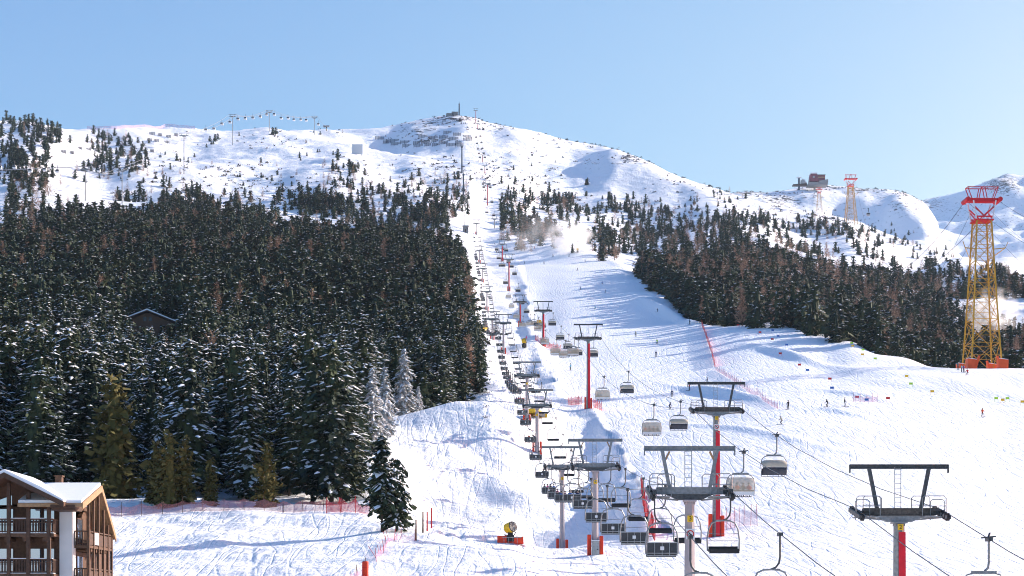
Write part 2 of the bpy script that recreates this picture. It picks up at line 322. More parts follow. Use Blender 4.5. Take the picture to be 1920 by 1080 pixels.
# piste = groomed, everything else rough
edge_px = np.interp(YR, [150, 207, 250, 300, 350, 404, 440, 500, 580, 700, 1000, 1200], [1330, 1262, 1216, 1180, 1150, 1122, 1052, 1034, 1012, 1000, 985, 970])[None, :]
in_piste = sstep(PXG - edge_px, -3, 8) * (1 - sstep(YG, 1150, 1230)) * (1 - sstep(PYG, 560, 500) * 0)
rightlim = np.interp(YR, [500, 640, 700, 900, 1060, 1200], [3000, 3000, 1290, 1215, 1190, 1120])[None, :]
in_piste = in_piste * (1 - sstep(PXG - rightlim, -15, 15))
xr = XG; yr = YG
ZG = ZG + far * (34 * vnoise(xr + .45 * yr, yr * .8, 420, 3) + 22 * vnoise(xr + .3 * yr, yr * .7, 190, 4) * (1 - .6 * vfar))
ZG = ZG + sstep(YG, 900, 1500) * (13 * vnoise(xr + .4 * yr, yr * .55, 85, 5) + 6.5 * vnoise(xr + .3 * yr, yr * .6, 36, 6) + 2.4 * vnoise(xr, yr, 15, 26))
ZG = ZG + vfar * (170 * np.abs(vnoise(xr + .9 * yr, yr * .6, 520, 8)) + 45 * np.abs(vnoise(xr + .9 * yr, yr, 210, 9)) + 20 * vnoise(xr, yr, 80, 19))
mid = 1 - in_piste
ZG = ZG + sstep(YG, 2550, 2900) * (22 * np.abs(vnoise(xr + .5 * yr, yr * .7, 120, 31)) + 11 * vnoise(xr, yr, 48, 32) + 5 * vnoise(xr, yr, 20, 33))
ZG = ZG + mid * (1 - .5 * sstep(YG, 300, 100)) * (2.4 * vnoise(xr + .5 * yr, yr * .6, 30, 41) + 1.4 * vnoise(xr, yr, 9, 11) + .7 * vnoise(xr, yr, 4.5, 21) + 1.9 * vnoise(xr + .8 * yr, yr * .45, 11, 22) * np.exp(-((PXG - 880) / 140) ** 2)) * sstep(YG, 60, 160)
ZG = ZG + (.25 + .35 * mid) * (.9 * vnoise(xr, yr, 6, 12) + .3 * vnoise(xr, yr, 2.6, 13)) * (1 - sstep(YG, 400, 700))
ZG = ZG + in_piste * (1.3 * vnoise(xr, yr, 60, 14) + .5 * vnoise(xr, yr * .6, 18, 15)) * sstep(YG, 160, 260)
# gully between the old lift and the piste, steep on its sunward side
gq = edge_px + 14000 / YG * vnoise(xr, yr, 34, 16) + 9000 / YG * vnoise(xr, yr, 13, 18) - PXG
ZG = ZG - (2.9 + 3.4 * vnoise(xr, yr, 50, 17)) * sstep(gq, 0, 19000 / YG) * (1 - sstep(gq, 20000 / YG, 80000 / YG)) * sstep(YG, 190, 260) * (1 - sstep(YG, 900, 1150))
# snow berms and wind lips on the slope (px, Y, half length across, half depth, height)
def bump(px0, Y0, rx, ry, h, skew=0.):
    global ZG
    x0 = (px0 - 960) / F * Y0
    dx = XG - x0 - skew * (YG - Y0); dy = YG - Y0
    ZG = ZG + h * np.exp(-(dx / rx) ** 2 - (dy / ry) ** 2)
bump(1480, 530, 3, 30, 2.2, -.25); bump(1352, 440, 2.2, 26, 2.4, -.30); bump(1385, 350, 2, 30, .9, -.35); bump(1600, 425, 2, 14, 1.0, -.4); bump(1575, 385, 1.5, 10, .9, -.4)
bump(1245, 800, 4, 75, 4.0, -.05); bump(985, 600, 6, 25, 4.0, 0); bump(830, 322, 26, 10, 1.2); bump(1100, 412, 8, 9, 1.0)
bump(1440, 660, 5, 16, 2.0); bump(1090, 1195, 14, 16, 3.0)
bump(1650, 480, 12, 18, 1.2, -.3); bump(1700, 450, 8, 14, .9, -.3); bump(1860, 440, 10, 20, 1.3, -.3)
# machine tracks pressed into the bank of loose snow, and footpaths over the field
def groove(pts, wd, dep, berm=.4):
    global ZG
    pts = [((a - 960) / F * b, b) for a, b in pts]; best = np.full(ZG.shape, 1e9); j0 = np.searchsorted(YR, 100); j1 = np.searchsorted(YR, 420)
    for (xa, ya), (xb, yb) in zip(pts[:-1], pts[1:]):
        dx, dy = xb - xa, yb - ya; L2 = dx * dx + dy * dy; t = np.clip(((XG[:, j0:j1] - xa) * dx + (YG[:, j0:j1] - ya) * dy) / L2, 0, 1)
        best[:, j0:j1] = np.minimum(best[:, j0:j1], np.hypot(XG[:, j0:j1] - xa - t * dx, YG[:, j0:j1] - ya - t * dy))
    dep = dep * (.45 + .9 * vnoise(XG, YG, 5, 91)); ZG = ZG - dep * np.exp(-(best / wd) ** 2) + dep * berm * np.exp(-((best - wd * 1.8) / (wd * .7)) ** 2)
for o_ in (0, 26):
    groove([(800 + o_, 318), (830 + o_, 300), (848 + o_, 275), (836 + o_, 250), (822 + o_, 228), (826 + o_, 200), (845 + o_, 180)], .30, .36)
    groove([(770 + o_, 318), (790 + o_, 296), (800 + o_, 280)], .30, .3)
groove([(470, 206), (468, 185), (474, 165), (468, 140)], .2, .22); groove([(300, 206), (250, 180), (215, 150), (190, 130)], .25, .2); groove([(575, 206), (560, 192), (540, 180), (480, 160)], .2, .18)
groove([(230, 206), (255, 180), (236, 150), (240, 132)], .25, .2); groove([(640, 204), (610, 190), (612, 178)], .2, .18); groove([(960, 235), (930, 215), (900, 200)], .3, .25)
# summit knoll and the shaded bowls of the ridge
def bumpw(px0, Y0, rx, ry, h):
    bump(px0, Y0, rx, ry, h)
bumpw(1165, 2150, 60, 200, 26); bumpw(1245, 2000, 55, 160, 20); bumpw(1080, 2260, 40, 120, -14); bumpw(930, 2330, 60, 60, 10)
bumpw(1605, 2850, 75, 170, -62); bumpw(1690, 2900, 40, 120, 22); bumpw(1480, 2950, 60, 120, -20); bumpw(700, 2250, 70, 160, -26); bumpw(300, 1880, 60, 130, -12); bumpw(470, 1700, 90, 160, 18); bumpw(560, 1800, 70, 150, -16)
bumpw(1010, 1750, 60, 150, -12); bumpw(1400, 1800, 60, 140, 14); bumpw(1510, 1700, 50, 130, -12)
# hold the skyline where the photograph has it: rescale each column so its top row matches
SKY = [(-100,214),(0,226),(50,226),(130,243),(200,240),(300,237),(370,241),(430,246),(500,238),(530,244),(600,243),(700,241),(740,235),(780,225),(840,216),(880,218),(920,231),(1000,245),(1060,262),(1150,278),(1210,300),(1270,330),(1340,352),(1400,372),(1500,394),(1600,412),(1700,451),(1800,484),(1900,504),(1980,512)]
SKY2 = [(1340,372),(1380,357),(1440,361),(1480,355),(1505,348),(1560,347),(1600,352),(1680,357),(1735,376),(1760,420)]
SKY3 = [(1700,385),(1740,373),(1800,360),(1850,340),(1890,325),(1920,330),(1980,318)]
def fit(sky, y0, y1, p0, p1, cap):
    global ZG
    m = (YR > y0) & (YR < y1); sel = np.where((UP >= p0) & (UP <= p1))[0]
    cur = (HZ - F * ZG[:, m] / YR[m]).min(1)[sel]
    D = np.interp(UP[sel], [a for a, _ in sky], [b for _, b in sky]) - cur
    if cap: g = np.hanning(2 * cap + 1); g /= g.sum(); D = np.convolve(np.pad(D, cap, 'edge'), g, 'valid')
    for i, d in zip(sel, D):
        wt = sstep(YR, y0 * .8, y0 * 1.15) * (1 - sstep(YR, y1, y1 * 1.15))
        ZG[i] -= wt * d * YR / F
fit(SKY, 1430, 2750, -260, 2180, 14); fit(SKY, 1430, 2750, -260, 2180, 7); fit(SKY2, 2850, 3300, 1340, 1760, 4); fit(SKY3, 4400, 6500, 1700, 2180, 4)
ZG = smooth1(ZG, 2, 0)
PYG = HZ - F * ZG / YG
# rock and roughness masks
rock = np.zeros_like(ZG) + .10 * far
for px0, py0, rx, ry, a in [(860,222,60,10,1.0),(800,230,50,8,.9),(940,240,60,8,.75),(1060,262,90,10,.6),(1180,296,50,12,.9),(1100,300,130,30,.55),(960,300,90,60,.5),(750,300,60,40,.45),(780,245,60,12,.85),(830,262,30,8,.9),
        (1400,362,60,8,1.),(1470,375,70,20,.9),(1540,352,50,9,.95),(1620,356,50,10,.95),(1700,362,50,12,.9),(1690,385,50,30,.7),(1640,380,40,25,.6),(1525,375,25,15,.8),(1740,380,60,25,.8),(1880,345,60,30,1.0),(1800,400,90,50,.55),(1900,420,80,60,.6),(1740,430,60,40,.5),
        (500,245,60,8,.5),(560,260,80,12,.45),(360,300,50,12,.6),(250,280,60,14,.5),(1560,408,60,14,.6),(640,250,50,6,.5)]:
    rock = np.maximum(rock, a * np.exp(-((PXG - px0) / rx) ** 2 - ((PYG - py0) / ry) ** 2))
rock = rock * far
nU, nY = ZG.shape
V = np.stack([XG, YG, ZG], -1).reshape(-1, 3)
i, j = np.meshgrid(np.arange(nU - 1), np.arange(nY - 1), indexing='ij'); a = i * nY + j
Q = np.stack([a, a + nY, a + nY + 1, a + 1], -1).reshape(-1, 4)
me = np_mesh('mountain_terrain', V, Q, np.zeros(len(Q)), [M['ground']], True)
for nm, A in (('rock', rock), ('rough', .15 + .85 * mid)):
    at = me.attributes.new(nm, 'FLOAT', 'POINT'); at.data.foreach_set('value', np.ascontiguousarray(A, np.float32).ravel())
ter = bpy.data.objects.new('mountain_terrain', me); C.objects.link(ter); tag(ter, 'snow-covered mountainside with the groomed ski piste', kind='structure')
def Zat(x, y):
    x = np.asarray(x, float); y = np.asarray(y, float); px = 960 + F * x / y
    ii = np.clip(np.searchsorted(UP, px) - 1, 0, nU - 2); fu = np.clip((px - UP[ii]) / (UP[ii + 1] - UP[ii]), 0, 1)
    jj = np.clip(np.searchsorted(YR, y) - 1, 0, nY - 2); fy = np.clip((y - YR[jj]) / (YR[jj + 1] - YR[jj]), 0, 1)
    return (ZG[ii, jj] * (1 - fu) + ZG[ii + 1, jj] * fu) * (1 - fy) + (ZG[ii, jj + 1] * (1 - fu) + ZG[ii + 1, jj + 1] * fu) * fy
def onY(px, Y, dz=0):
    x = (px - 960) / F * Y; return Vector((x, Y, float(Zat(x, Y)) + dz))
def hit(px, py, ymin=70, ymax=7000):         # the first ground point seen at this pixel
    k = int(np.clip(np.searchsorted(UP, px), 0, nU - 1)); q = HZ - F * ZG[k] / YR
    idx = np.where((q <= py) & (YR >= ymin) & (YR <= ymax))[0]
    if len(idx) == 0:
        m = np.where((YR >= ymin) & (YR <= ymax))[0]; idx = [m[np.argmin(q[m])]]
    return onY(px, float(YR[idx[0]]))

# ---------------------------------------------------------------- trees
def tree_arrays(seed, H=1.0, rad=.19, levels=22, bpl=7, tufts=5, ts=.05, snow=.35, droop=.25, top=.8, base=.08, ragged=.3, core=True, larch=False, tall=1.0):
    """crown of a unit-high conifer as (verts, tris, material index): 0 needles, 1 snow; plus the trunk separately"""
    r = np.random.default_rng(seed); Vs = []; Ts = []; Ms = []; nv = 0
    lean = r.normal(0, .012, 2)
    def addt(tri, m):
        nonlocal nv
        Vs.append(tri); Ts.append([nv, nv + 1, nv + 2]); Ms.append(m); nv += 3
    def quad(p, d, wv, l, wd, m):
        a = p - wv * wd * .5; b = p + wv * wd * .5; c = p + d * l + wv * wd * .28; e = p + d * l - wv * wd * .28
        addt([a, b, c], m)
        if not larch: addt([a, c, e], m)
    for L in range(levels):
        t = base + (1 - base) * ((L + r.uniform(-.3, .3)) / levels); t = min(max(t, base), .985)
        Rr = rad * ((1 - t) ** top) * (1 - .35 * math.exp(-(t - base) * 9)) * (1 + r.normal(0, .14)) + .008
        nb = max(3, int(bpl * (.45 + .55 * (1 - t))))
        off = r.uniform(0, 6.28)
        for k in range(nb):
            az = off + 6.283 * k / nb + r.normal(0, .25); Rb = Rr * (1 + r.normal(0, ragged)); Rb = max(Rb, .012)
            dr = droop * (1 + r.normal(0, .4)); up = .25 * (1 - t) + (.5 if t > .8 else 0)
            nt_ = max(2, int(tufts * (Rb / rad) ** .6 + .5)); ca, sa = math.cos(az), math.sin(az)
            for q in range(nt_):
                s_ = (q + 1.0) / nt_ * (1 + r.normal(0, .06)); rr = Rb * s_
                p = np.array([ca * rr + lean[0] * t, sa * rr + lean[1] * t, t + up * rr * .6 - dr * rr * s_]) + r.normal(0, ts * .22, 3)
                d = np.array([ca, sa, -dr * 1.2 + r.normal(0, .35)]) + r.normal(0, .3, 3); d /= np.linalg.norm(d)
                wv = np.cross(d, [r.normal(0, .6), r.normal(0, .6), 1]); wv /= np.linalg.norm(wv) + 1e-9
                sz = ts * r.uniform(.7, 1.35) * (1.15 - .35 * t)
                if larch:
                    quad(p, d + np.array([0, 0, .5]), wv, sz * 1.5, sz * .28, 0); quad(p, -d * .3 + np.array([0, 0, .8]), wv, sz * 1.2, sz * .2, 0)
                else:
                    quad(p, d, wv, sz * 1.25, sz, 0)
                    quad(p - d * sz * .3, np.array([d[0] * .5, d[1] * .5, -.7]), wv, sz * .9, sz * .9, 0)
                    if r.random() < .5: quad(p, np.array([-sa, ca, .3]) * (1 if r.random() < .5 else -1), np.cross([-sa, ca, .3], [0, 0, 1.0]), sz, sz * .8, 0)
                if r.random() < snow and s_ > .3:
                    pp = p + np.array([0, 0, ts * .28]); f = sz * (r.uniform(.6, 1.7) if ts < .05 else r.uniform(.4, .95))
                    e1 = np.array([ca, sa, -dr * .8]) * f; e2 = np.array([-sa, ca, 0]) * f * r.uniform(.5, .9)
                    ce = pp + np.array([0, 0, f * .22])
                    ring = [pp - e1 * .7, pp - e2 * .6, pp + e1 * .9, pp + e2 * .6]
                    for g in range(4): addt([ce, ring[g], ring[(g + 1) % 4]], 1)
    if core and not larch:
        n = 9; prev = None
        for L in range(7):
            t = base * 1.2 + (.93 - base) * L / 6
            Rr = rad * .5 * ((1 - t) ** top)
            ring = [np.array([math.cos(6.283 * k / n) * Rr * r.uniform(.7, 1.2), math.sin(6.283 * k / n) * Rr * r.uniform(.7, 1.2), t]) for k in range(n)]
            if prev is not None:
                for k in range(n):
                    addt([prev[k], prev[(k + 1) % n], ring[k]], 0); addt([prev[(k + 1) % n], ring[(k + 1) % n], ring[k]], 0)
            prev = ring
    return np.array(Vs).reshape(-1, 3), np.array(Ts), np.array(Ms)
def trunk_arrays(r0=.016, top=.95, n=6, limbs=0, seed=0):
    r = np.random.default_rng(seed); m = MB(); m.tube([(0, 0, -.06), (0, 0, .3), (0, 0, top * .7), (0, 0, top)], [r0, r0 * .8, r0 * .4, r0 * .08], n)
    for k in range(limbs):
        t = r.uniform(.06, .8); az = r.uniform(0, 6.28); L = .16 * (1 - t) * r.uniform(.6, 1.1)
        m.tube([(0, 0, t), (math.cos(az) * L, math.sin(az) * L, t + L * .1)], [r0 * .3, r0 * .08], 3, caps=False)
    T = []
    for f in m.f:
        for q in range(1, len(f) - 1): T.append((f[0], f[q], f[q + 1]))
    return np.array(m.v), np.array(T)
def proto_mesh(name, arr, mats):
    return np_mesh(name, arr[0], arr[1], arr[2], mats)
NEAR = [tree_arrays(100 + k, rad=rd, levels=34, bpl=10, tufts=7, ts=.027, snow=sn, droop=dp, top=tp, base=bs, ragged=.28)
        for k, (rd, sn, dp, tp, bs) in enumerate([(.17, .42, .45, .75, .07), (.19, .5, .3, .62, .06), (.145, .46, .5, .85, .08), (.20, .34, .25, .5, .10), (.14, .65, .4, .7, .05), (.18, .28, .35, .6, .08)])]
MIDT = [tree_arrays(200 + k, rad=rd, levels=19, bpl=7, tufts=3, ts=.052, snow=sn, droop=.3, top=tp, base=.06) for k, (rd, sn, tp) in enumerate([(.17, .5, .6), (.19, .65, .5), (.16, .45, .65), (.2, .35, .55)])]
FART = [tree_arrays(300 + k, rad=rd, levels=10, bpl=5, tufts=2, ts=.09, snow=sn, droop=.25, top=tp, base=.05) for k, (rd, sn, tp) in enumerate([(.17, .5, .55), (.19, .6, .45), (.16, .35, .6), (.21, .18, .45)])]
LONE = [tree_arrays(700 + k, rad=rd, levels=30, bpl=9, tufts=6, ts=.045, snow=.34, droop=.5, top=.55, base=bs, ragged=.35) for k, (rd, bs) in enumerate([(.15, .26), (.20, .12)])]
FROST = [tree_arrays(400 + k, rad=.17, levels=28, bpl=9, tufts=5, ts=.034, snow=.85, droop=.6, top=.8) for k in range(2)]
OLIVE = [tree_arrays(500 + k, rad=rd, levels=24, bpl=8, tufts=4, ts=.05, snow=.06, droop=.1, top=.6, base=.03) for k, rd in enumerate((.17, .21, .15))]
LARCH = [tree_arrays(600 + k, rad=rd, levels=26, bpl=8, tufts=4, ts=.05, snow=.0, droop=.1, top=.8, base=.1, larch=True, ragged=.35) for k, rd in enumerate((.16, .19, .14))]
LARCHF = [tree_arrays(650 + k, rad=rd, levels=13, bpl=6, tufts=3, ts=.08, snow=.0, droop=.1, top=.75, base=.08, larch=True, ragged=.35) for k, rd in enumerate((.16, .19))]
TR = trunk_arrays(.014, .93, 6, 26, 1); TRL = trunk_arrays(.012, .95, 5, 40, 2)
trunk_me = np_mesh('trunk', TR[0], TR[1], np.zeros(len(TR[1])), [M['bark']]); trunkl_me = np_mesh('trunk', TRL[0], TRL[1], np.zeros(len(TRL[1])), [M['bark']])
def pm(L, name, mt): return [proto_mesh(name, a, [mt, M['snow']]) for a in L]
ME = {'near': pm(NEAR, 'crown', M['needle']), 'mid': pm(MIDT, 'crown', M['needle']), 'lone': pm(LONE, 'crown', M['needle']), 'frost': pm(FROST, 'crown', M['rime']), 'olive': pm(OLIVE, 'crown', M['olive']), 'larch': pm(LARCH, 'crown', M['larch'])}

def inside(px, py, poly):
    px = np.asarray(px, float); py = np.asarray(py, float); c = np.zeros(px.shape, bool); n = len(poly)
    for k in range(n):
        x0, y0 = poly[k]; x1, y1 = poly[(k + 1) % n]
        cond = (y0 > py) != (y1 > py)
        with np.errstate(divide='ignore', invalid='ignore'):
            c ^= cond & (px < (x1 - x0) * (py - y0) / (y1 - y0 + 1e-12) + x0)
    return c
def rows(poly, y0, y1, sp, pxa, pxb, jit=.35, seed=1):
    r = np.random.default_rng(seed); out = []; Y = y0; row = 0
    while Y < y1:
        s_ = sp * (1 + .25 * (Y - y0) / (y1 - y0)); x = (pxa - 960) / F * Y + (row % 2) * s_ / 2
        xe = (pxb - 960) / F * Y
        xs = np.arange(x, xe, s_); ys = np.full(len(xs), Y)
        xs = xs + r.normal(0, jit * s_, len(xs)) * .8; ys = ys + r.normal(0, jit * s_, len(xs)) * .6
        z = Zat(xs, ys); px = 960 + F * xs / ys; py = HZ - F * z / ys; k = inside(px, py, poly)
        out += [(xs[q], ys[q], z[q], row) for q in np.where(k)[0]]
        Y += s_ * .86; row += 1
    return out
# where the woods stand, as outlines of the ground in the photograph
WOOD_L = [(-90,932),(120,928),(230,936),(330,944),(500,948),(690,955),(700,900),(712,850),(735,800),(800,790),(892,772),(905,700),(888,640),(882,560),(876,500),(855,452),(800,425),(740,420),(700,432),(640,438),(600,440),(540,425),(500,405),(440,388),(370,372),(300,362),(200,376),(140,398),(90,420),(0,440),(-90,445)]
WOOD_R = [(1190,512),(1215,540),(1300,596),(1330,612),(1440,618),(1500,622),(1550,640),(1600,655),(1660,690),(1720,722),(1800,760),(2060,770),(2060,560),(1900,540),(1860,530),(1800,510),(1720,492),(1650,478),(1560,462),(1480,452),(1420,452),(1380,470),(1320,480),(1260,490),(1210,500)]
trees = []      # x, y, z, height, kind ('pine' / 'larch' / ...), zone
rg = np.random.default_rng(5)
for (x, y, z, row) in rows(WOOD_L, 226, 1420, 6.3, -90, 920, seed=2):
    px = 960 + F * x / y
    if 700 < px < 905 and 322 < y < 360: continue
    if px > 664 and y < 322: continue
    ytop = float(np.interp(px, [0, 200, 440, 600, 740, 860], [1030, 1340, 1230, 1150, 1150, 1100]))
    cl = vnoise(np.array([x]), np.array([y]), 34, 71)[0] + .6 * vnoise(np.array([x]), np.array([y]), 90, 72)[0]
    if y > ytop - 190 and cl > .42 - .42 * (y - ytop + 190) / 190: continue
    if 520 < y and cl > .40: continue
    if abs(px - 283) < 62 and 500 < y < 615: continue
    py = HZ - F * z / y
    if 455 < px < 475 and 440 < py < 480: continue
    H = np.interp(y, [226, 350, 600, 1000, 1150, 1400], [22.5, 18.5, 17, 13.5, 11.5, 10]) * (rg.uniform(.62, 1.2) + .35 * vnoise(np.array([x]), np.array([y]), 40, 73)[0])
    if abs(px - 283) < 62 and 430 < y <= 500: H *= .72
    if px > 690 and y < 500: H *= .84
    pl = .0 if y < 330 else .02 if y < 560 else (.06 if y < 850 else .16)
    if px > 860 and y > 345 and rg.random() < .10: pl = .6
    trees.append([x, y, z, H, 'larch' if rg.random() < pl else 'pine', 'L'])
for (x, y, z, row) in rows(WOOD_R, 560, 1700, 8.6, 1180, 2060, seed=3):
    px = 960 + F * x / y; py = HZ - F * z / y
    dens = 1 - .55 * float(sstep(y, 1150, 1500))
    if vnoise(np.array([x]), np.array([y]), 80, 77)[0] + .4 * vnoise(np.array([x]), np.array([y]), 25, 78)[0] > .34 - .38 * float(sstep(y, 800, 1500)): continue
    if rg.random() > dens: continue
    H = np.interp(y, [560, 800, 1200, 1600], [15.5, 15.5, 13.5, 11]) * rg.uniform(.58, 1.28)
    pl = .08 if y < 720 else (.38 if y < 1250 else .3)
    trees.append([x, y, z, H, 'larch' if rg.random() < pl else 'pine', 'R'])
# scattered trees above the woods: (px, py, half width, half height, number, share of larches, height m)
SC = [(30,300,45,70,95,.12,12.5),(75,330,40,60,50,.3,12),(15,380,25,50,20,.2,12),(60,240,35,14,26,.1,10.5),(90,262,30,18,26,.08,11),(200,275,28,26,34,.2,10.5),(240,295,40,28,34,.25,10.5),(185,320,50,22,26,.45,10),(270,290,12,24,16,.05,9.5),
      (60,400,60,30,30,.2,12),(330,375,70,18,40,.3,11),(440,395,70,22,40,.4,10),(400,270,16,4,4,.0,9),(515,252,5,5,3,0,9),(160,235,0,0,0,0,9),(300,330,40,18,8,.5,8),
      (560,378,70,24,36,.35,8),(640,360,60,30,40,.3,8),(660,322,9,14,10,.05,10.5),(622,305,14,18,7,.3,9.5),(630,325,20,10,6,.4,8),(600,392,60,14,34,.1,12),(640,398,50,16,34,.1,12),(500,340,60,20,12,.5,6),(590,395,25,22,26,.0,12.5),
      (760,385,50,28,44,.35,9.5),(800,350,60,18,22,.4,8),(820,400,50,30,50,.3,11),(700,360,40,24,18,.4,8),(860,380,30,30,30,.4,9),(780,420,60,22,50,.25,12),(700,425,70,20,44,.25,12),(870,350,40,25,16,.5,8),
      (975,385,45,20,26,.15,10.5),(960,410,50,22,30,.15,11),(1000,440,50,24,44,.25,13),(1030,380,60,18,34,.2,10),(1060,385,22,16,22,.1,10.5),(1010,455,50,16,34,.3,13),(1075,400,50,20,28,.25,10),(1100,350,5,6,5,0,9),
      (1150,390,45,16,26,.15,10),(1140,450,40,22,34,.2,13),(1190,400,50,18,36,.25,10),(1240,405,50,18,36,.3,10),(1180,440,60,26,44,.3,12),(1260,440,60,26,60,.35,12.5),(1130,480,45,12,20,.3,11),
      (1330,420,60,20,46,.2,10.5),(1370,445,60,22,60,.35,12.5),(1300,385,70,16,16,.3,7),(1350,370,50,10,10,.4,7),(1430,420,60,16,36,.2,11),(1500,430,60,14,40,.25,11),(1580,440,50,14,40,.2,10),(1300,470,60,20,44,.4,13),
      (1370,380,20,6,6,.3,8),(1650,440,50,9,16,.2,8),(1560,428,30,6,12,.1,8),(1700,458,40,8,18,.2,8),(1650,462,60,12,30,.2,11),(1750,480,50,10,22,.2,9),(1680,430,10,5,5,0,9),(1880,520,35,14,26,.2,11),(1880,545,30,12,10,.3,12),
      (560,300,120,40,14,.3,6),(350,300,60,30,12,.2,7),(960,330,60,25,10,.1,6),(1060,400,60,40,20,.2,9),(945,370,20,24,12,.1,9),(1200,470,30,15,20,.2,13)]
for (cx, cy, rx, ry, n, pl, hh) in SC:
    for k in range(n):
        px = cx + rg.normal(0, .55) * rx; py = cy + rg.normal(0, .55) * ry
        p = hit(px, py, 620)
        ppx, ppy = proj(p)
        if abs(ppy - py) > 6 or (885 < px < 935 and py > 300): continue
        trees.append([p.x, p.y, p.z, hh * rg.uniform(.55, 1.2), 'larch' if rg.random() < pl else 'pine', 'S'])
for px in range(1205, 1330, 4):          # wood edge that shades the piste
    for q in range(4):
        ppx = px + rg.uniform(-2, 2); Y = float(np.interp(ppx, [1200, 1300, 1330], [1075, 760, 720])) + rg.uniform(0, 45)
        p = onY(ppx, Y); trees.append([p.x, p.y, p.z, rg.uniform(13, 21), 'pine', 'R'])
# a few trees singled out in the photograph: px, base py or distance, height, kind
SPEC = [(716, 184, 11.2, 'lone', 0, 'dark snow-flecked pine standing alone on the snow beside the snow gun'),
        (743, 185, 8.6, 'lone', 1, 'bushy snow-laden pine leaning against the lone pine in the open'),
        (622, 224, 23.5, 'near', 5, 'tallest dark spruce at the wood edge behind the sagging red net'),
        (500, 216, 9.3, 'olive', 0, 'sunlit olive-green young pine in front of the dark wood, midway along the net fence'),
        (318, 214, 10.2, 'olive', 1, 'sunlit olive young pine with a snow tuft on its tip near the net fence'),
        (346, 215, 9.0, 'olive', 2, 'slim olive young pine growing against its bigger sunlit neighbour by the fence'),
        (395, 215, 6.4, 'olive', 2, 'smallest olive young pine behind the net fence, dark trees behind it'),
        (292, 216, 8.6, 'olive', 0, 'olive young pine at the chalet end of the sunlit group by the fence'),
        (215, 222, 17.0, 'olive', 1, 'broad olive-green pine at the wood edge just above the chalet roof'),
        (722, 300, 13.0, 'frost', 0, 'white frosted drooping tree at the corner of the wood'),
        (698, 278, 14.5, 'frost', 1, 'tall pine plastered with frost beside the drooping white tree'),
        (757, 342, 15.0, 'frost', 1, 'frosted pine at the wood edge above the smooth snow mound'),
        (785, 350, 7.0, 'frost', 0, 'small white frosted sapling above the smooth snow mound')]
for (px, Y, H, kd, vi, lab) in SPEC:
    p = onY(px, Y); t = empty('pine_tree', p, rng.uniform(0, 6), lab, 'pine tree', 'trees picked out at the wood edge'); t.scale = (H, H, H)
    c = bpy.data.objects.new('crown', ME[kd][vi]); C.objects.link(c); c.parent = t
    c = bpy.data.objects.new('trunk', trunk_me); C.objects.link(c); c.parent = t
    trees = [q for q in trees if not (abs((960 + F * q[0] / q[1]) - px) < (26 if kd != 'frost' else 14) and abs(q[1] - Y) < 14)]
pines = sorted([t for t in trees if t[4] == 'pine'], key=lambda t: -t[3] / t[1]); larches = sorted([t for t in trees if t[4] == 'larch'], key=lambda t: -t[3] / t[1])
print('trees', len(pines), len(larches))
NP, NL = 280, 280
def zone(t):
    x, y, z, H, k, zn = t; px = 960 + F * x / y
    if zn == 'L':
        nm = ['by the net fence', 'behind the fence-side trees', 'a few ranks into the dark wood', 'deep in the dark wood', 'far up the dark wood'][int(np.clip(np.searchsorted([236, 250, 268, 300], y), 0, 4))]
        return 'dark wood ' + nm if False else nm
    if zn == 'R': return ['on the crest behind the race slope', 'just behind the crest wood edge', 'in the brown wood past the crest', 'high in the brown wood'][int(np.clip(np.searchsorted([640, 720, 900], y), 0, 3))]
    return 'on the open upper slope'
def build_things(lst, stemname, cat, kinds, tme, adj):
    by = {}
    for t in lst: by.setdefault(zone(t), []).append(t)
    for zn, L in by.items():
        for c0 in range(4):
            pass
        L.sort(key=lambda t: t[0] / t[1])
        for k, t in enumerate(L):
            x, y, z, H = t[:4]; sz = 'tall' if H > np.interp(y, [226, 600, 1200], [23, 18, 13]) else ('short' if H < np.interp(y, [226, 600, 1200], [18, 13, 9]) else 'mid-sized')
            lab = '%s %s %s, %s from the left there' % (sz, adj, zn, ordn(k + 1))
            r = empty(stemname, (x, y, z), rng.uniform(0, 6.28), lab, cat, stemname.replace('_', ' ') + 's ' + zn)
            wd = rng.uniform(.85, 1.2); r.scale = (H * wd, H * wd, H)
            c = bpy.data.objects.new('crown', kinds[int(rng.integers(len(kinds)))]); C.objects.link(c); c.parent = r
            c = bpy.data.objects.new('trunk', tme); C.objects.link(c); c.parent = r
near_p = pines[:NP]
build_things(near_p, 'pine_tree', 'pine tree', ME['near'], trunk_me, 'snow-dusted dark pine')
build_things(larches[:NL], 'larch_tree', 'larch tree', ME['larch'], trunkl_me, 'bare brown larch')
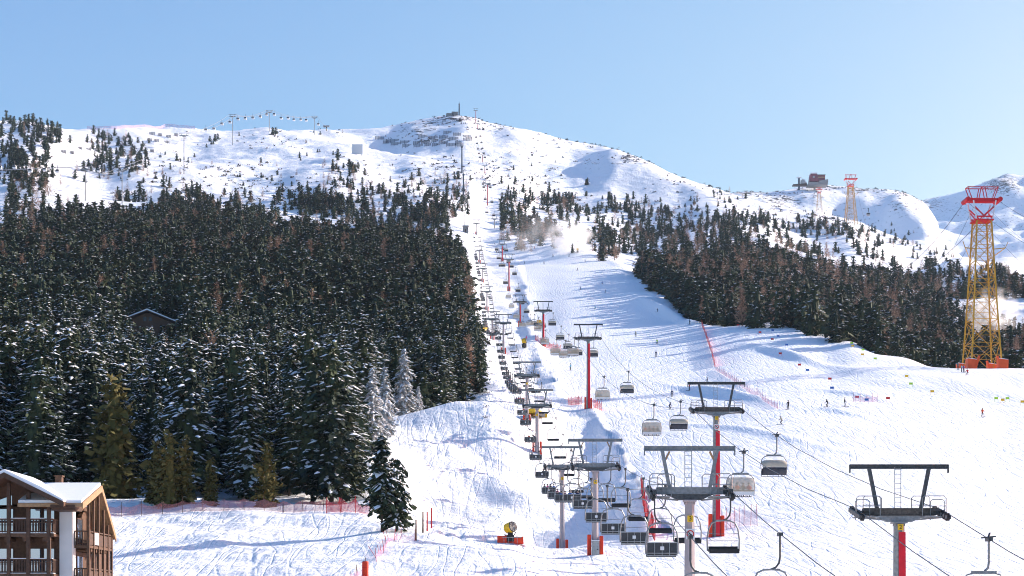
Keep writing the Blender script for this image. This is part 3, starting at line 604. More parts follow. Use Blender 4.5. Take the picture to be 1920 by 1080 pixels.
def merge(lst, protos, name, mats, trunkarr, label, farprotos=None, fardist=520):
    Vs = []; Ts = []; Ms = []; nv = 0; r = np.random.default_rng(9)
    for t in lst:
        x, y, z, H = t[:4]; pr = protos if (farprotos is None or y < fardist) else farprotos
        V0, T0, M0 = pr[int(r.integers(len(pr)))]; a = r.uniform(0, 6.28); wd = H * r.uniform(.9, 1.35 if y > 700 else 1.15); c, s_ = math.cos(a), math.sin(a)
        Vn = np.stack([(V0[:, 0] * c - V0[:, 1] * s_) * wd + x, (V0[:, 0] * s_ + V0[:, 1] * c) * wd + y, V0[:, 2] * H + z - .2], -1)
        Vs.append(Vn); Ts.append(T0 + nv); Ms.append(M0); nv += len(Vn)
        V1, T1 = trunkarr
        Vn = np.stack([V1[:, 0] * wd + x, V1[:, 1] * wd + y, V1[:, 2] * H * .6 + z], -1); Vs.append(Vn); Ts.append(T1 + nv); Ms.append(np.full(len(T1), 2)); nv += len(Vn)
    me = np_mesh(name, np.concatenate(Vs), np.concatenate(Ts), np.concatenate(Ms), mats)
    o = bpy.data.objects.new(name, me); C.objects.link(o); tag(o, label, kind='stuff'); return o
TS = trunk_arrays(.014, .5, 4, 0)
merge(pines[NP:], MIDT, 'distant_pine_forest', [M['needle'], M['snow'], M['bark']], TS, 'mass of dark pines covering the mountain slopes', FART, 560)
if len(larches) > NL: merge(larches[NL:], LARCHF, 'distant_larch_forest', [M['larch'], M['snow'], M['bark']], TS, 'mass of bare brown larches among the distant pines')
# dwarf scrub and boulders on the open slopes
def scrub(n, regs, name, mt, lab, smin, smax):
    Vs = []; Ts = []; nv = 0; r = np.random.default_rng(21)
    for k in range(n):
        cx, cy, rx, ry = regs[int(r.integers(len(regs)))]; p = hit(cx + r.normal(0, .5) * rx, cy + r.normal(0, .5) * ry, 180); s_ = r.uniform(smin, smax) * (1 if p.y > 600 else .35)
        for q in range(14 if p.y > 600 else 30):
            c = np.array(p) + r.normal(0, .45, 3) * s_ * np.array([1.3, 1.3, .4]) + [0, 0, .3 * s_]
            Vs.append(c + r.normal(0, .38, (3, 3)) * s_ * (1 if p.y > 600 else .5)); Ts.append([nv, nv + 1, nv + 2]); nv += 3
    me = np_mesh(name, np.concatenate(Vs), np.array(Ts), np.zeros(len(Ts)), [mt]); o = bpy.data.objects.new(name, me); C.objects.link(o); tag(o, lab, kind='stuff')
scrub(620, [(560,370,160,40),(800,350,90,40),(1100,390,120,30),(1300,400,130,30),(300,330,130,60),(1000,400,80,50),(700,330,120,50),(1600,425,90,16),(470,345,120,30),(1010,340,90,50),(1450,400,90,20),(905,700,12,60)], 'dwarf_scrub', M['scrub'], 'low dark scrub poking through the snow', .8, 2.2)

M['boulder'] = mat('dark_boulder', (.06, .06, .065), .9, 0, .3, 1)
scrub(900, [(860,225,60,10),(800,233,50,8),(920,240,60,10),(1080,268,90,10),(1190,300,50,14),(1000,300,130,50),(930,330,60,40),(790,262,70,8),(1420,362,60,8),(1470,372,60,12),(1540,356,50,8),(1630,358,60,10),(1700,364,40,12),(1880,350,50,30),(1800,400,80,40),(1900,400,60,60),(1300,350,80,25),(520,262,120,20),(420,330,100,30),(820,310,80,25),(1560,408,60,14)], 'scattered_rocks', M['boulder'], 'dark rocks showing through the snow of the ridges', .8, 2.4)

# ---------------------------------------------------------------- text and signs
def digit(ch, size, loc, parent, mt, rz=0):
    cu = bpy.data.curves.new('number', 'FONT'); cu.body = ch; cu.size = size; cu.align_x = 'CENTER'; cu.align_y = 'CENTER'; cu.extrude = .01
    tmp = bpy.data.objects.new('number', cu); C.objects.link(tmp); dg = bpy.context.evaluated_depsgraph_get()
    me_ = bpy.data.meshes.new_from_object(tmp.evaluated_get(dg)); bpy.data.objects.remove(tmp); me_.materials.clear(); me_.materials.append(mt)
    o = bpy.data.objects.new('number', me_); C.objects.link(o); o.parent = parent; o.location = loc; o.rotation_euler = (R(90), 0, rz); return o
def ring_mb(c, r0, r1, n=24, y=0):
    m = MB(); vs = []
    for k in range(n):
        a = 2 * math.pi * k / n; vs += [(c[0] + math.cos(a) * r0, c[1], c[2] + math.sin(a) * r0), (c[0] + math.cos(a) * r1, c[1], c[2] + math.sin(a) * r1)]
    m.add(vs, [(2 * k, 2 * k + 1, (2 * k + 3) % (2 * n), (2 * k + 2) % (2 * n)) for k in range(n)]); return m

# ---------------------------------------------------------------- lift towers
def hoop(mb, x0, x1, y, z0, z1, r=.035):
    mb.tube([(x0, y, z0), (x0, y, z1 - .15), (x0 + .15 * (1 if x1 > x0 else -1), y, z1), (x1 - .15 * (1 if x1 > x0 else -1), y, z1), (x1, y, z1 - .15), (x1, y, z0)], r, 5)
    mb.tube([(x0, y, (z0 + z1) / 2), (x1, y, (z0 + z1) / 2)], r * .8, 4)
def lift_tower(kind, X, Y, zb, za, label, num=None, red=True, sign=False, detail=True, cmat=None, pads=True, rz=0.0, gauge=None):
    """kind 'T': detachable bubble lift, 'Q': old quad lift. za = height of the sheaves"""
    t = empty('lift_tower', (X, Y, zb), rz, label, 'lift tower', 'towers of the bubble chairlift' if kind == 'T' else 'towers of the grey quad chairlift' if kind == 'Q' else 'towers of the gondola lift')
    h = za - zb; g = gauge or (3.15 if kind == 'T' else 2.65); s_ = g / 3.15
    cw = .46 if kind == 'T' else .38
    zc = h - .95 * s_
    m = MB(); nseg = [(-1.5, cw * 1.12), (zc, cw * .82)]
    vs = []
    for z, r in nseg:
        for a in range(8):
            an = math.pi / 8 + a * math.pi / 4; vs.append((math.cos(an) * r * 1.08, math.sin(an) * r * 1.08, z))
    m.add(vs, [(a, (a + 1) % 8, 8 + (a + 1) % 8, 8 + a) for a in range(8)] + [tuple(range(8, 16))])
    if detail:
        m.box(-cw * 1.15, cw * 1.15, -cw * 1.15, cw * 1.15, zc - .12, zc); 
        for q in range(8):
            an = q * math.pi / 4; m.box(math.cos(an) * cw * .95 - .03, math.cos(an) * cw * .95 + .03, math.sin(an) * cw * .95 - .03, math.sin(an) * cw * .95 + .03, zc - .3, zc - .1)
    col = m.build('column', cmat or (M['galv'] if kind != 'Q' else M['pink']), t)
    if red and kind == 'T':
        m = MB(); zt = h - (3.0 if sign else 1.72)
        m.add([(-.12, -cw * 1.16, .0), (cw * .98, -cw * 1.16, .0), (cw * .86, -cw * .96, zt), (-.12, -cw * .96, zt), (cw * 1.16, -.1, 0), (cw * 1.0, -.1, zt)],
              [(0, 1, 2, 3), (1, 4, 5, 2)]); m.build('red_panel', M['red'], t)
    # crossarm
    m = MB(); bw = g * .86
    m.box(-bw, bw, -.28 * s_, .28 * s_, h - .42 * s_, h + .02); m.box(-bw, bw, -.33 * s_, .33 * s_, h + .02, h + .08); m.box(-bw, bw, -.33 * s_, .33 * s_, h - .48 * s_, h - .42 * s_)
    m.build('crossarm', M['rust'] if kind == 'T' and detail else M['galv'], t)
    m = MB(); m.prism([(-g * .62, h - .49 * s_), (g * .62, h - .49 * s_), (g * .30, h - .95 * s_), (-g * .30, h - .95 * s_)], -.24, .24)
    m.build('crossarm_hull', M['dsteel'] if kind == 'Q' else M['galv'], t)
    # lifting frame
    zf = h + (3.15 if kind == 'T' else 2.7) * (1 if kind != 'G' else .8); m = MB()
    for sx in (-1, 1):
        m.bar((sx * g * .52, 0, h), (sx * g * .71, 0, zf - .1), .24 * s_ + .03, .24, 0)
        if kind == 'Q': m.bar((sx * g * .64, 0, zf - .8), (sx * g * .52, 0, zf - .15), .13, .13, 1)
    bl = g * 1.17
    m.box(-bl, bl, -.13, .13, zf - .12, zf - .05); m.box(-bl, bl, -.05, .05, zf - .1, zf + .16); m.box(-bl, bl, -.13, .13, zf + .16, zf + .22)
    for sx in (-1, 1): m.box(sx * bl - .04, sx * bl + .04, -.13, .13, zf - .42, zf + .2)
    m.build('lifting_frame', [M['galv'] if kind == 'Q' else M['dsteel'], M['woodl']], t)
    if detail:
        m = MB()
        for x in (-.34, .12): m.bar((x, -.1, h), (x, -.1, zf), .05, .05)
        for q in range(9): m.bar((-.34, -.1, h + (zf - h) * (q + .5) / 9), (.12, -.1, h + (zf - h) * (q + .5) / 9), .035, .035)
        m.build('ladder', M['lsteel'], t)
        for sx in (-1, 1):
            x0, x1 = sx * g * .5, sx * g * 1.06
            for hp in ((x0, x1, -.75, h - .55, h + .95), (sx * g * .36, sx * g * .8, .75, h - .3, h + 1.05), (sx * g * .72, x1, -.35, h - .85, h + .7)):
                m = MB(); hoop(m, *hp); m.build('railing', M['galv'], t)
            m = MB(); m.box(min(x0, x1), max(x0, x1), -.85, -.30, h - .62, h - .56); m.box(min(x0, x1) , max(x0, x1), .32, .85, h - .62, h - .56)
            m.bar((sx * g * .3, 0, h - .8), (x1, -.5, h - .62), .08, .12); m.build('catwalk', M['galv'], t)
    for sx in (-1, 1):      # sheave trains, wheels in a line along the rope
        m = MB(); sl_ = .21; n = 4 if kind != 'T' else 6
        m.bar((sx * g * .86, 0, h - .25), (sx * (g + .05), 0, h - .3), .35, .3)
        m.bar((sx * (g + .16), -1.9, h - .30 - 1.9 * sl_), (sx * (g + .16), 1.9, h - .30 + 1.9 * sl_), .16, .32)
        tr = m.build('sheave_train', M['dsteel'], t)
        if detail:
            for q in range(n):
                y = -1.8 + 3.6 * q / (n - 1); w_ = MB(); w_.disc((sx * g, y, h - .30 + y * sl_), (1, .12, 0), .30, .20, 14, 0); w_.disc((sx * g, y, h - .30 + y * sl_), (1, .12, 0), .15, .24, 8, 1)
                w_.build('sheave', [M['rubber'], M['galv']], tr)
        else:
            pass
    if pads:
        for sx in (-1, 1):
            m = MB(); ph = 2.9 if kind == 'T' else 2.3
            m.box(sx * (cw + .32) - .22, sx * (cw + .32) + .22, -cw * 1.1, cw * .9, -.4, ph * (1 if sx < 0 else .93)); m.build('crash_pad', M['pad'], t, bevel=.08 if detail else 0)
    if num:
        fy = -cw * (.96 if kind == 'T' else 1.0) - .06
        pz = h - (1.36 if kind == 'T' else 2.1); m = MB(); m.box(-.2, .2, fy - .02, fy + .04, pz - .22, pz + .22); pl = m.build('number_plate', M['yellow'], t)
        digit(num, .42, (0, fy - .03, pz), pl, M['black'])
        if sign:
            m = MB(); sz_ = h - (2.5 if kind == 'T' else 3.15); m.box(-.3, .3, fy - .02, fy + .04, sz_ - .36, sz_ + .36); sg = m.build('warning_sign', M['white'], t)
            ring_mb((0, fy - .03, sz_), .19, .27).build('red_ring', M['netred'], sg)
            m = MB(); m.bar((-.16, fy - .035, sz_ + .16), (.16, fy - .035, sz_ - .16), .01, .05); m.bar((-.1, fy - .03, sz_ + .05), (.1, fy - .03, sz_ - .08), .01, .09); m.build('symbol', M['black'], sg)
    return t
# (px of centre, Y, py of sheaves, px of foot or None)
TT = [(None, 60, 30.75, -5.2), (1685.5, 120, 955), (1343, 207, 765), (1103, 410, 632), (1018.5, 610, 581), (975, 800, 565), (954, 1010, 486), (941.5, 1180, 457), (927, 1380, 431), (914, 1620, 344), (909, 1800, 311), (905, 2000, 290), (895.5, 2330, 236), (892, 2440, 207)]
def tpt(a):
    if a[0] is None: return (a[2], a[1], a[3])
    p = P(a[0], a[2], a[1]); return (p.x, p.y, p.z)
TP = [tpt(a) for a in TT]
TN = [None, '2', '3', None, None]
tl = ['tower with red panel on its column and a yellow plate reading 2', 'tower with red panel, yellow plate 3 and red ring sign, orange pads at its foot', 'slender tall tower with full red column beside a red fence, above the plate 3 tower',
      'red-columned tower next uphill from the slender tall tower', 'tower with red column and netting base, fifth of its line uphill', 'red tower beside the bumpy corridor, sixth up its line', 'red tower just uphill of the sixth, seventh of its line', 'short grey tower with yellow base near the top of the lower slope',
      'red tower lowest on the bare upper mountain', 'red tower second on the bare upper mountain', 'red tower third on the bare upper mountain', 'red tower just below the summit tower', 'tall red tower crowned with a wide frame at the summit']
for k, (x, y, z) in enumerate(TP[1:]):
    zb = float(Zat(x, y)); g = 3.15
    lift_tower('T', x, y, zb, max(z, zb + 9), tl[k], num=TN[k + 1] if k < 2 else None, sign=(k == 1), red=(k != 7), detail=y < 900, pads=y < 1300 and k != 7)
QQ = [(None, 55, 13.9, -2.3), (1293, 110, 916), (1116, 185, 870), (1054, 246, 872), (1007, 310, 758), (988, 360, 702), (944, 580, 604), (923, 650, 604), (913, 880, 546), (905, 1030, 503), (899, 1130, 475), (893, 1280, 428)]
QP = [tpt(a) for a in QQ]
QN = {1: '3', 2: '4', 3: '5', 4: '6', 5: '7'}
ql = ['pale pink-grey tower with yellow plate 3, dark hanger in front of its column', 'pale tower with yellow plate 4 and a grey cabinet at its foot between orange pads', 'pale tower with yellow plate 5, overlapping the tower of plate 4',
      'pale tower with red pads just above the smooth snow mound, third uphill from plate 4', 'pale tower directly behind the one above the snow mound', 'pale tower with bright red pads halfway up the bumpy corridor', 'pale tower without visible pads close behind the one with bright red pads',
      'slim pale tower in the upper corridor, eighth in its line', 'slim pale tower in the upper corridor, ninth in its line', 'slim pale tower in the upper corridor, tenth in its line', 'last pale tower at the top of the grey chairlift, by the small hut']
for k, (x, y, z) in enumerate(QP[1:]):
    zb = float(Zat(x, y)); t = lift_tower('Q', x, y, zb, max(z, zb + 9), ql[k], num=QN.get(k + 1), sign=(k == 0), red=False, detail=y < 700)
    if k == 1:
        m = MB(); m.box(-.45, .4, -1.05, -.55, -.3, 1.55); m.box(-.5, .45, -1.1, -.5, 1.55, 1.62, 1); cb = m.build('control_cabinet', [M['lsteel'], M['snow']], t)
        m = MB(); m.box(.12, .3, -1.09, -1.05, .5, .6); m.build('handle', M['dsteel'], cb)
class Rope:
    def __init__(s, pts, side, g, name, label, rad, ymax=None):
        s.p = [(x + side * g, y, z) for x, y, z in pts]; s.ys = [q[1] for q in s.p]
        pp = []
        for a, b in zip(s.p[:-1], s.p[1:]):
            n = max(4, int((b[1] - a[1]) / 15))
            for k in range(n): pp.append(s.at(a[1] + (b[1] - a[1]) * k / n))
        pp.append(s.at(s.ys[-1])); m = MB(); m.tube(pp, rad, 5); o = m.build(name, M['rope']); tag(o, label, 'steel cable', 'haul ropes of the chairlifts')
    def at(s, y):
        y = min(max(y, s.ys[0]), s.ys[-1]); k = min(max(int(np.searchsorted(s.ys, y)) - 1, 0), len(s.p) - 2)
        a, b = s.p[k], s.p[k + 1]; f = (y - a[1]) / (b[1] - a[1]); L = b[1] - a[1]
        return Vector((a[0] + (b[0] - a[0]) * f, y, a[2] + (b[2] - a[2]) * f - 4 * f * (1 - f) * min(.00018 * L * L, 5)))
RTL = Rope(TP, -1, 3.15, 'haul_rope', 'uphill rope of the bubble chairlift, on the side of the grey towers', .035)
RTR = Rope(TP, 1, 3.15, 'haul_rope', 'downhill rope of the bubble chairlift, on the open piste side', .035)
RQL = Rope(QP, -1, 2.65, 'haul_rope', 'uphill rope of the grey quad chairlift, on the forest side', .03)
RQR = Rope(QP, 1, 2.65, 'haul_rope', 'downhill rope of the grey quad chairlift, on the piste side', .03)

# ---------------------------------------------------------------- people
def person_mesh(name, J, E, rad):
    me = bpy.data.meshes.new(name); me.from_pydata(J, E, []); o = bpy.data.objects.new(name, me); C.objects.link(o)
    sk = o.modifiers.new('skin', 'SKIN'); 
    for k, v in enumerate(me.skin_vertices[0].data): v.radius = (rad[k], rad[k]); v.use_root = (k == 0)
    sb = o.modifiers.new('sub', 'SUBSURF'); sb.levels = 1; sb.render_levels = 1
    bpy.context.view_layer.update(); dg = bpy.context.evaluated_depsgraph_get()
    out = bpy.data.meshes.new_from_object(o.evaluated_get(dg)); bpy.data.objects.remove(o); out.name = name
    out.materials.clear()
    for m_ in ('cloth', 'skipant', 'skin'): out.materials.append(M[m_])
    hip = J[0][2]; neck = J[2][2]
    for p in out.polygons:
        c = p.center; p.material_index = 2 if c.z > neck + .03 else (1 if (c.z < hip - .02 or (name == 'seated' and c.y > .18 and c.z < hip + .12)) else 0); p.use_smooth = True
    return out
E0 = [(0, 1), (1, 2), (2, 3), (1, 4), (4, 5), (5, 6), (1, 7), (7, 8), (8, 9), (0, 10), (10, 11), (11, 12), (12, 13), (0, 14), (14, 15), (15, 16), (16, 17)]
RD = [.15, .17, .075, .11, .08, .06, .045, .08, .06, .045, .10, .075, .055, .05, .10, .075, .055, .05]
Jst = [(0, 0, .95), (0, -.02, 1.35), (0, 0, 1.52), (0, .02, 1.68), (-.2, 0, 1.42), (-.27, .08, 1.15), (-.25, .28, 1.0), (.2, 0, 1.42), (.27, .08, 1.15), (.25, .28, 1.0),
       (-.1, 0, .9), (-.13, .06, .5), (-.13, -.02, .1), (-.13, .12, .06), (.1, 0, .9), (.13, .06, .5), (.13, -.02, .1), (.13, .12, .06)]
Jsk = [(0, -.15, .72), (0, .05, 1.10), (0, .14, 1.25), (0, .2, 1.4), (-.2, .06, 1.17), (-.34, .12, .95), (-.32, .4, .9), (.2, .06, 1.17), (.34, .12, .95), (.32, .4, .9),
       (-.1, -.13, .7), (-.16, .15, .42), (-.14, -.05, .1), (-.14, .1, .06), (.1, -.13, .7), (.16, .15, .42), (.14, -.05, .1), (.14, .1, .06)]
Jse = [(0, 0, .12), (0, -.05, .5), (0, -.02, .68), (0, .02, .84), (-.2, -.02, .56), (-.25, .1, .33), (-.18, .35, .35), (.2, -.02, .56), (.25, .1, .33), (.18, .35, .35),
       (-.1, .05, .1), (-.12, .45, .08), (-.12, .5, -.35), (-.12, .62, -.4), (.1, .05, .1), (.12, .45, .08), (.12, .5, -.35), (.12, .62, -.4)]
PM = {'stand': person_mesh('stand', Jst, E0, RD), 'ski': person_mesh('ski', Jsk, E0, RD), 'seated': person_mesh('seated', Jse, E0, RD)}
HEADP = {'stand': Jst[3], 'ski': Jsk[3], 'seated': Jse[3]}
def helm(c):
    m = MB(); rings = []; n = 8
    vs = []
    for i_ in range(5):
        ph = math.pi / 2 * i_ / 4
        for k in range(n): vs.append((c[0] + math.cos(2 * math.pi * k / n) * .14 * math.cos(ph), c[1] + math.sin(2 * math.pi * k / n) * .15 * math.cos(ph), c[2] + .02 + .15 * math.sin(ph)))
    m.add(vs, [(i_ * n + k, i_ * n + (k + 1) % n, (i_ + 1) * n + (k + 1) % n, (i_ + 1) * n + k) for i_ in range(4) for k in range(n)]); return m
HM = {}; SKM = {}
for k in PM:
    o = helm(HEADP[k]).build('helmet', M['black'], smooth=True); HM[k] = o.data; bpy.data.objects.remove(o)
    m = MB(); fz = .0 if k != 'seated' else -.46; fy = .05 if k != 'seated' else .55
    for x in (-.13, .13): m.box(x - .05, x + .05, fy - .8, fy + .85, fz, fz + .03)
    if k != 'seated':
        hd = (Jst if k == 'stand' else Jsk)
        for q in (6, 9): m.tube([hd[q], (hd[q][0] * 1.5, hd[q][1] - (.6 if k == 'ski' else .1), .05)], .015, 4)
    o = m.build('skis', M['black']); SKM[k] = o.data; bpy.data.objects.remove(o)
COLS_ = {'black': (.015, .015, .02), 'red': (.55, .02, .02), 'orange': (.75, .10, .02), 'blue': (.02, .12, .42), 'navy': (.02, .03, .09), 'lime': (.45, .75, .05), 'teal': (.05, .38, .45), 'pink': (.75, .04, .25), 'tan': (.42, .36, .26), 'grey': (.14, .14, .15), 'purple': (.12, .04, .2), 'white': (.7, .7, .7), 'cyan': (.1, .45, .6)}
def person(pose, loc, rz, colr, label, group=None, s=1.0):
    t = bpy.data.objects.new('person', PM[pose]); C.objects.link(t); t.location = loc; t.rotation_euler = (0, 0, rz); t.scale = (s, s, s); t.color = (*COLS_[colr], 1)
    tag(t, label, 'person', group)
    for nm, me_ in (('helmet', HM[pose]), ('skis', SKM[pose])):
        c = bpy.data.objects.new(nm, me_); C.objects.link(c); c.parent = t
    return t
SKI = [(1192,632,'stand','tan','skier in a tan jacket standing still on the piste above the lime skier'),(1232,646,'ski','lime','skier in a lime jacket carving below the tan standing skier'),(1230,671,'stand','navy','skier in dark clothes below the lime skier'),
 (1070,695,'stand','cyan','skier in a turquoise jacket by the occupied bubble chair'),(987,639,'stand','pink','person in a pink suit on the snow above the upper snow gun'),(1293,608,'stand','navy','dark skier alone at the mouth of the shaded side slope'),
 (1233,586,'ski','navy','dark skier turning inside the big blue tree shadow'),(1136,551,'stand','blue','blue skier at the edge of the long tree shadows'),(1129,534,'ski','blue','blue skier just above the shadow edge'),(1089,545,'stand','blue','blue skier farthest toward the lifts on the shadow edge'),
 (1116,581,'ski','cyan','pale blue skier among the streaks of tree shadow'),(1097,494,'stand','black','black skier high on the piste under the snow-gun cloud'),(1067,484,'stand','grey','grey skier on the upper piste'),(1073,471,'stand','orange','tiny skier near the crest snow gun'),
 (1020,497,'stand','grey','skier in grey on the upper piste beside the lift'),(984,497,'stand','grey','skier on the upper piste closest to the red towers'),(1037,481,'ski','tan','crouching skier on the upper piste below the crest'),(1083,508,'ski','grey','small crouched skier below the black skier'),
 (1260,744,'ski','navy','dark skier leaning forward above the cream chairs'),(1256,768,'ski','navy','lower of the two dark skiers by the cream chairs'),(1293,731,'stand','red','skier in a red jacket just uphill of the tower with plate 3'),(1326,722,'stand','navy','dark skier seen through the lifting frame of the plate 3 tower'),
 (1465,796,'ski','tan','skier in a pale jacket skiing beside the lift rope above a cream chair'),(1478,768,'stand','black','person in black standing alone by the end of the thin fence'),(1551,765,'ski','black','person in black bending over on the race slope'),(1584,763,'stand','black','person in black standing upright on the race slope'),
 (1578,638,'ski','black','first of two small dark figures near the crest'),(1590,638,'ski','navy','second of two small dark figures near the crest'),(1796,693,'stand','grey','skier with a yellow-green top waiting beside the cable car tower foot'),(1803,698,'stand','teal','skier in green below the cable car tower foot'),
 (1807,700,'stand','purple','skier in purple below the cable car tower foot'),(1814,705,'ski','red','skier in red lowest below the cable car tower foot'),(1842,784,'stand','orange','small orange pole at the edge of the cord on the race slope, shaped as a person'),(1432,608,'stand','blue','person in blue at the start hut on the crest'),(1423,606,'stand','navy','person in navy at the start area on the crest'),  # the small orange one is a pole, drawn with the standing person mesh
 (1002,471,'stand','orange','orange figure at the top of the piste beside the pines')]
for k, (px, py, pose, colr, lab) in enumerate(SKI):
    p = hit(px, py, 170, 1400); person(pose, p + Vector((0, 0, -.02)), rng.uniform(1.5, 4.5), colr, lab, 'people on the pistes', 1.25 if p.y > 300 else 1.1)

# ---------------------------------------------------------------- chairs
def mesh_of(mb, name, mats, smooth=False):
    o = mb.build(name, mats, smooth=smooth); me = o.data; bpy.data.objects.remove(o); return me
def arc(p0, pts): return [Vector(p) for p in [p0] + pts]
def quad_parts(back):
    m = MB(); m.box(-.12, .12, -.35, .35, -.1, .1); m.tube([(0, -.3, .02), (0, .3, .02)], .09, 6); grip = mesh_of(m, 'grip', M['dsteel'])
    m = MB(); m.tube([(0, 0, -.05), (0, 0, -1.3), (.06, 0, -1.65), (.25, 0, -1.9), (.5, 0, -2.0)], .06, 6); hang = mesh_of(m, 'hanger', M['dsteel'])
    cx = .5; m = MB()
    m.tube([(cx - 1.08, 0, -4.1), (cx - 1.1, 0, -3.3), (cx - 1.0, 0, -2.6), (cx - .8, 0, -2.2), (cx - .45, 0, -2.05), (cx, 0, -2.02), (cx + .45, 0, -2.05), (cx + .8, 0, -2.2), (cx + 1.0, 0, -2.6), (cx + 1.1, 0, -3.3), (cx + 1.08, 0, -4.1)], .055, 6)
    m.bar((cx - .5, 0, -2.02), (cx + .5, 0, -2.02), .12, .1)
    m.tube([(cx - 1.06, .02, -2.9), (cx - .4, .25, -2.95), (cx + .4, .25, -2.95), (cx + 1.06, .02, -2.9)], .02, 4)
    fr = mesh_of(m, 'frame', M['galv'])
    out = [('grip', grip), ('hanger', hang), ('frame', fr)]
    m = MB(); m.box(cx - 1.02, cx + 1.02, -.12, .5, -4.15, -3.98); m.box(cx - 1.02, cx + 1.02, .42, .55, -4.28, -3.96)
    out.append(('seat', mesh_of(m, 'seat', M['seat'])))
    m = MB()
    if back:
        m.box(cx - 1.0, cx + 1.0, -.1, -.02, -4.15, -3.36, 0)
        for x in (-1.02, -.5, 0, .5, 1.02): m.box(cx + x - .018, cx + x + .018, -.15, -.10, -4.2, -3.34, 1)
        for z in (-3.34, -4.05, -4.22): m.box(cx - 1.04, cx + 1.04, -.16, -.10, z - .025, z + .025, 1)
        m.box(cx - .13, cx + .13, -.18, -.16, -3.85, -3.60, 2)
        out.append(('backrest', mesh_of(m, 'backrest', [M['back'], M['lsteel'], M['white']])))
    else:
        m.box(cx - 1.0, cx + 1.0, -.1, -.03, -4.12, -3.78, 0); m.tube([(cx - 1.0, -.08, -3.4), (cx + 1.0, -.08, -3.4)], .02, 4, 1)
        out.append(('backrest', mesh_of(m, 'backrest', [M['seat'], M['lsteel']])))
    return out
M['cloudy'] = mat('cream_visor', (.60, .52, .40), .3, 0, .06, 2)
nn = M['cloudy'].node_tree; tr_ = nn.nodes.new('ShaderNodeBsdfTransparent'); mxs = nn.nodes.new('ShaderNodeMixShader'); mxs.inputs[0].default_value = .6
nn.links.new(tr_.outputs[0], mxs.inputs[1]); nn.links.new(nn.nodes['Principled BSDF'].outputs[0], mxs.inputs[2]); nn.links.new(mxs.outputs[0], nn.nodes['Material Output'].inputs[0])
def shell(mb, cx, W, prof, mi=0, thick=.04, nx=10):
    """curved visor: side profile (y,z) swept across the chair, rounded off towards the sides"""
    vs = []; n = len(prof)
    for i_ in range(nx + 1):
        f = -1 + 2 * i_ / nx; rnd = (1 - abs(f) ** 6) * .22 - .22
        for (y, z) in prof: vs.append((cx + f * W, y + (rnd * .5 if y > 0 else -rnd * .5), z + rnd * (1 if z > -3.3 else 0)))
    mb.add(vs, [(i_ * n + k, i_ * n + k + 1, (i_ + 1) * n + k + 1, (i_ + 1) * n + k) for i_ in range(nx) for k in range(n - 1)], mi)
def bubble_parts(closed):
    m = MB(); m.box(-.15, .15, -.45, .45, -.12, .12); m.bar((-.5, .1, .12), (.45, -.1, .2), .1, .1); m.bar((-.1, -.2, .1), (.15, .3, .45), .12, .1); grip = mesh_of(m, 'grip', M['dsteel'])
    m = MB(); m.tube([(0, 0, 0), (0, 0, -1.6), (-.06, 0, -1.95), (-.3, 0, -2.15)], .085, 6); hang = mesh_of(m, 'hanger', M['galv'])
    cx = -.35; m = MB(); m.box(cx - .85, cx + .85, -.14, .14, -2.34, -2.14)
    m.tube([(cx - 1.42, -.1, -4.55), (cx - 1.5, 0, -3.4), (cx - 1.4, 0, -2.75), (cx - 1.15, 0, -2.42), (cx - .75, 0, -2.3), (cx + .75, 0, -2.3), (cx + 1.15, 0, -2.42), (cx + 1.4, 0, -2.75), (cx + 1.5, 0, -3.4), (cx + 1.42, -.1, -4.55)], .05, 6)
    fr = mesh_of(m, 'frame', M['galv']); out = [('grip', grip), ('hanger', hang), ('frame', fr)]
    m = MB(); m.box(cx - 1.38, cx + 1.38, -.1, .5, -4.35, -4.2); m.box(cx - 1.38, cx + 1.38, .46, .56, -4.45, -4.2); out.append(('seat', mesh_of(m, 'seat', M['seat'])))
    m = MB(); m.box(cx - 1.4, cx + 1.4, -.18, -.06, -4.5, -3.75 if not closed else -3.95, 0)
    if closed: m.box(cx - 1.4, cx + 1.4, -.24, -.19, -4.5, -4.1, 1)
    out.append(('backrest', mesh_of(m, 'backrest', [M['tint'], M['white']])))
    m = MB()
    if closed:
        shell(m, cx, 1.43, [(-.32, -4.12), (-.42, -3.6), (-.40, -3.1), (-.25, -2.75), (.1, -2.58), (.5, -2.65), (.85, -3.0), (1.0, -3.6), (.9, -4.1)], 0)
        out.append(('bubble', mesh_of(m, 'bubble', M['cloudy'], True)))
    else:
        shell(m, cx, 1.43, [(-.72, -3.62), (-.72, -3.4), (-.66, -3.12), (-.45, -2.88), (-.1, -2.76), (.3, -2.82), (.55, -3.05)], 0)
        out.append(('bubble', mesh_of(m, 'bubble', M['cream'], True)))
        m = MB(); shell(m, cx, 1.36, [(-.5, -4.5), (-.66, -4.1), (-.69, -3.64)], 0); out.append(('window', mesh_of(m, 'window', M['tint'], True)))
    m = MB(); m.bar((cx - 1.35, .5, -4.62), (cx + 1.35, .5, -4.62), .05, .05)
    for x in (-1.3, -.65, 0, .65, 1.3): m.bar((cx + x, .48, -4.62), (cx + x, .48, -4.4), .04, .04)
    out.append(('footrest', mesh_of(m, 'footrest', M['dsteel'])))
    return out
PQ = {True: quad_parts(True), False: quad_parts(False)}; PB = {True: bubble_parts(True), False: bubble_parts(False)}
def put(parts, name, p, rz, label, cat, group):
    r = empty(name, p, rz, label, cat, group)
    for nm, me_ in parts:
        c = bpy.data.objects.new(nm, me_); C.objects.link(c); c.parent = r
    return r
pc = ['navy', 'black', 'grey', 'red', 'black', 'orange', 'navy', 'black', 'purple', 'pink', 'black', 'blue']
pw = {'navy': 'navy', 'black': 'black', 'grey': 'grey', 'red': 'red', 'orange': 'orange', 'purple': 'purple', 'pink': 'pink', 'blue': 'blue'}
npz = 0
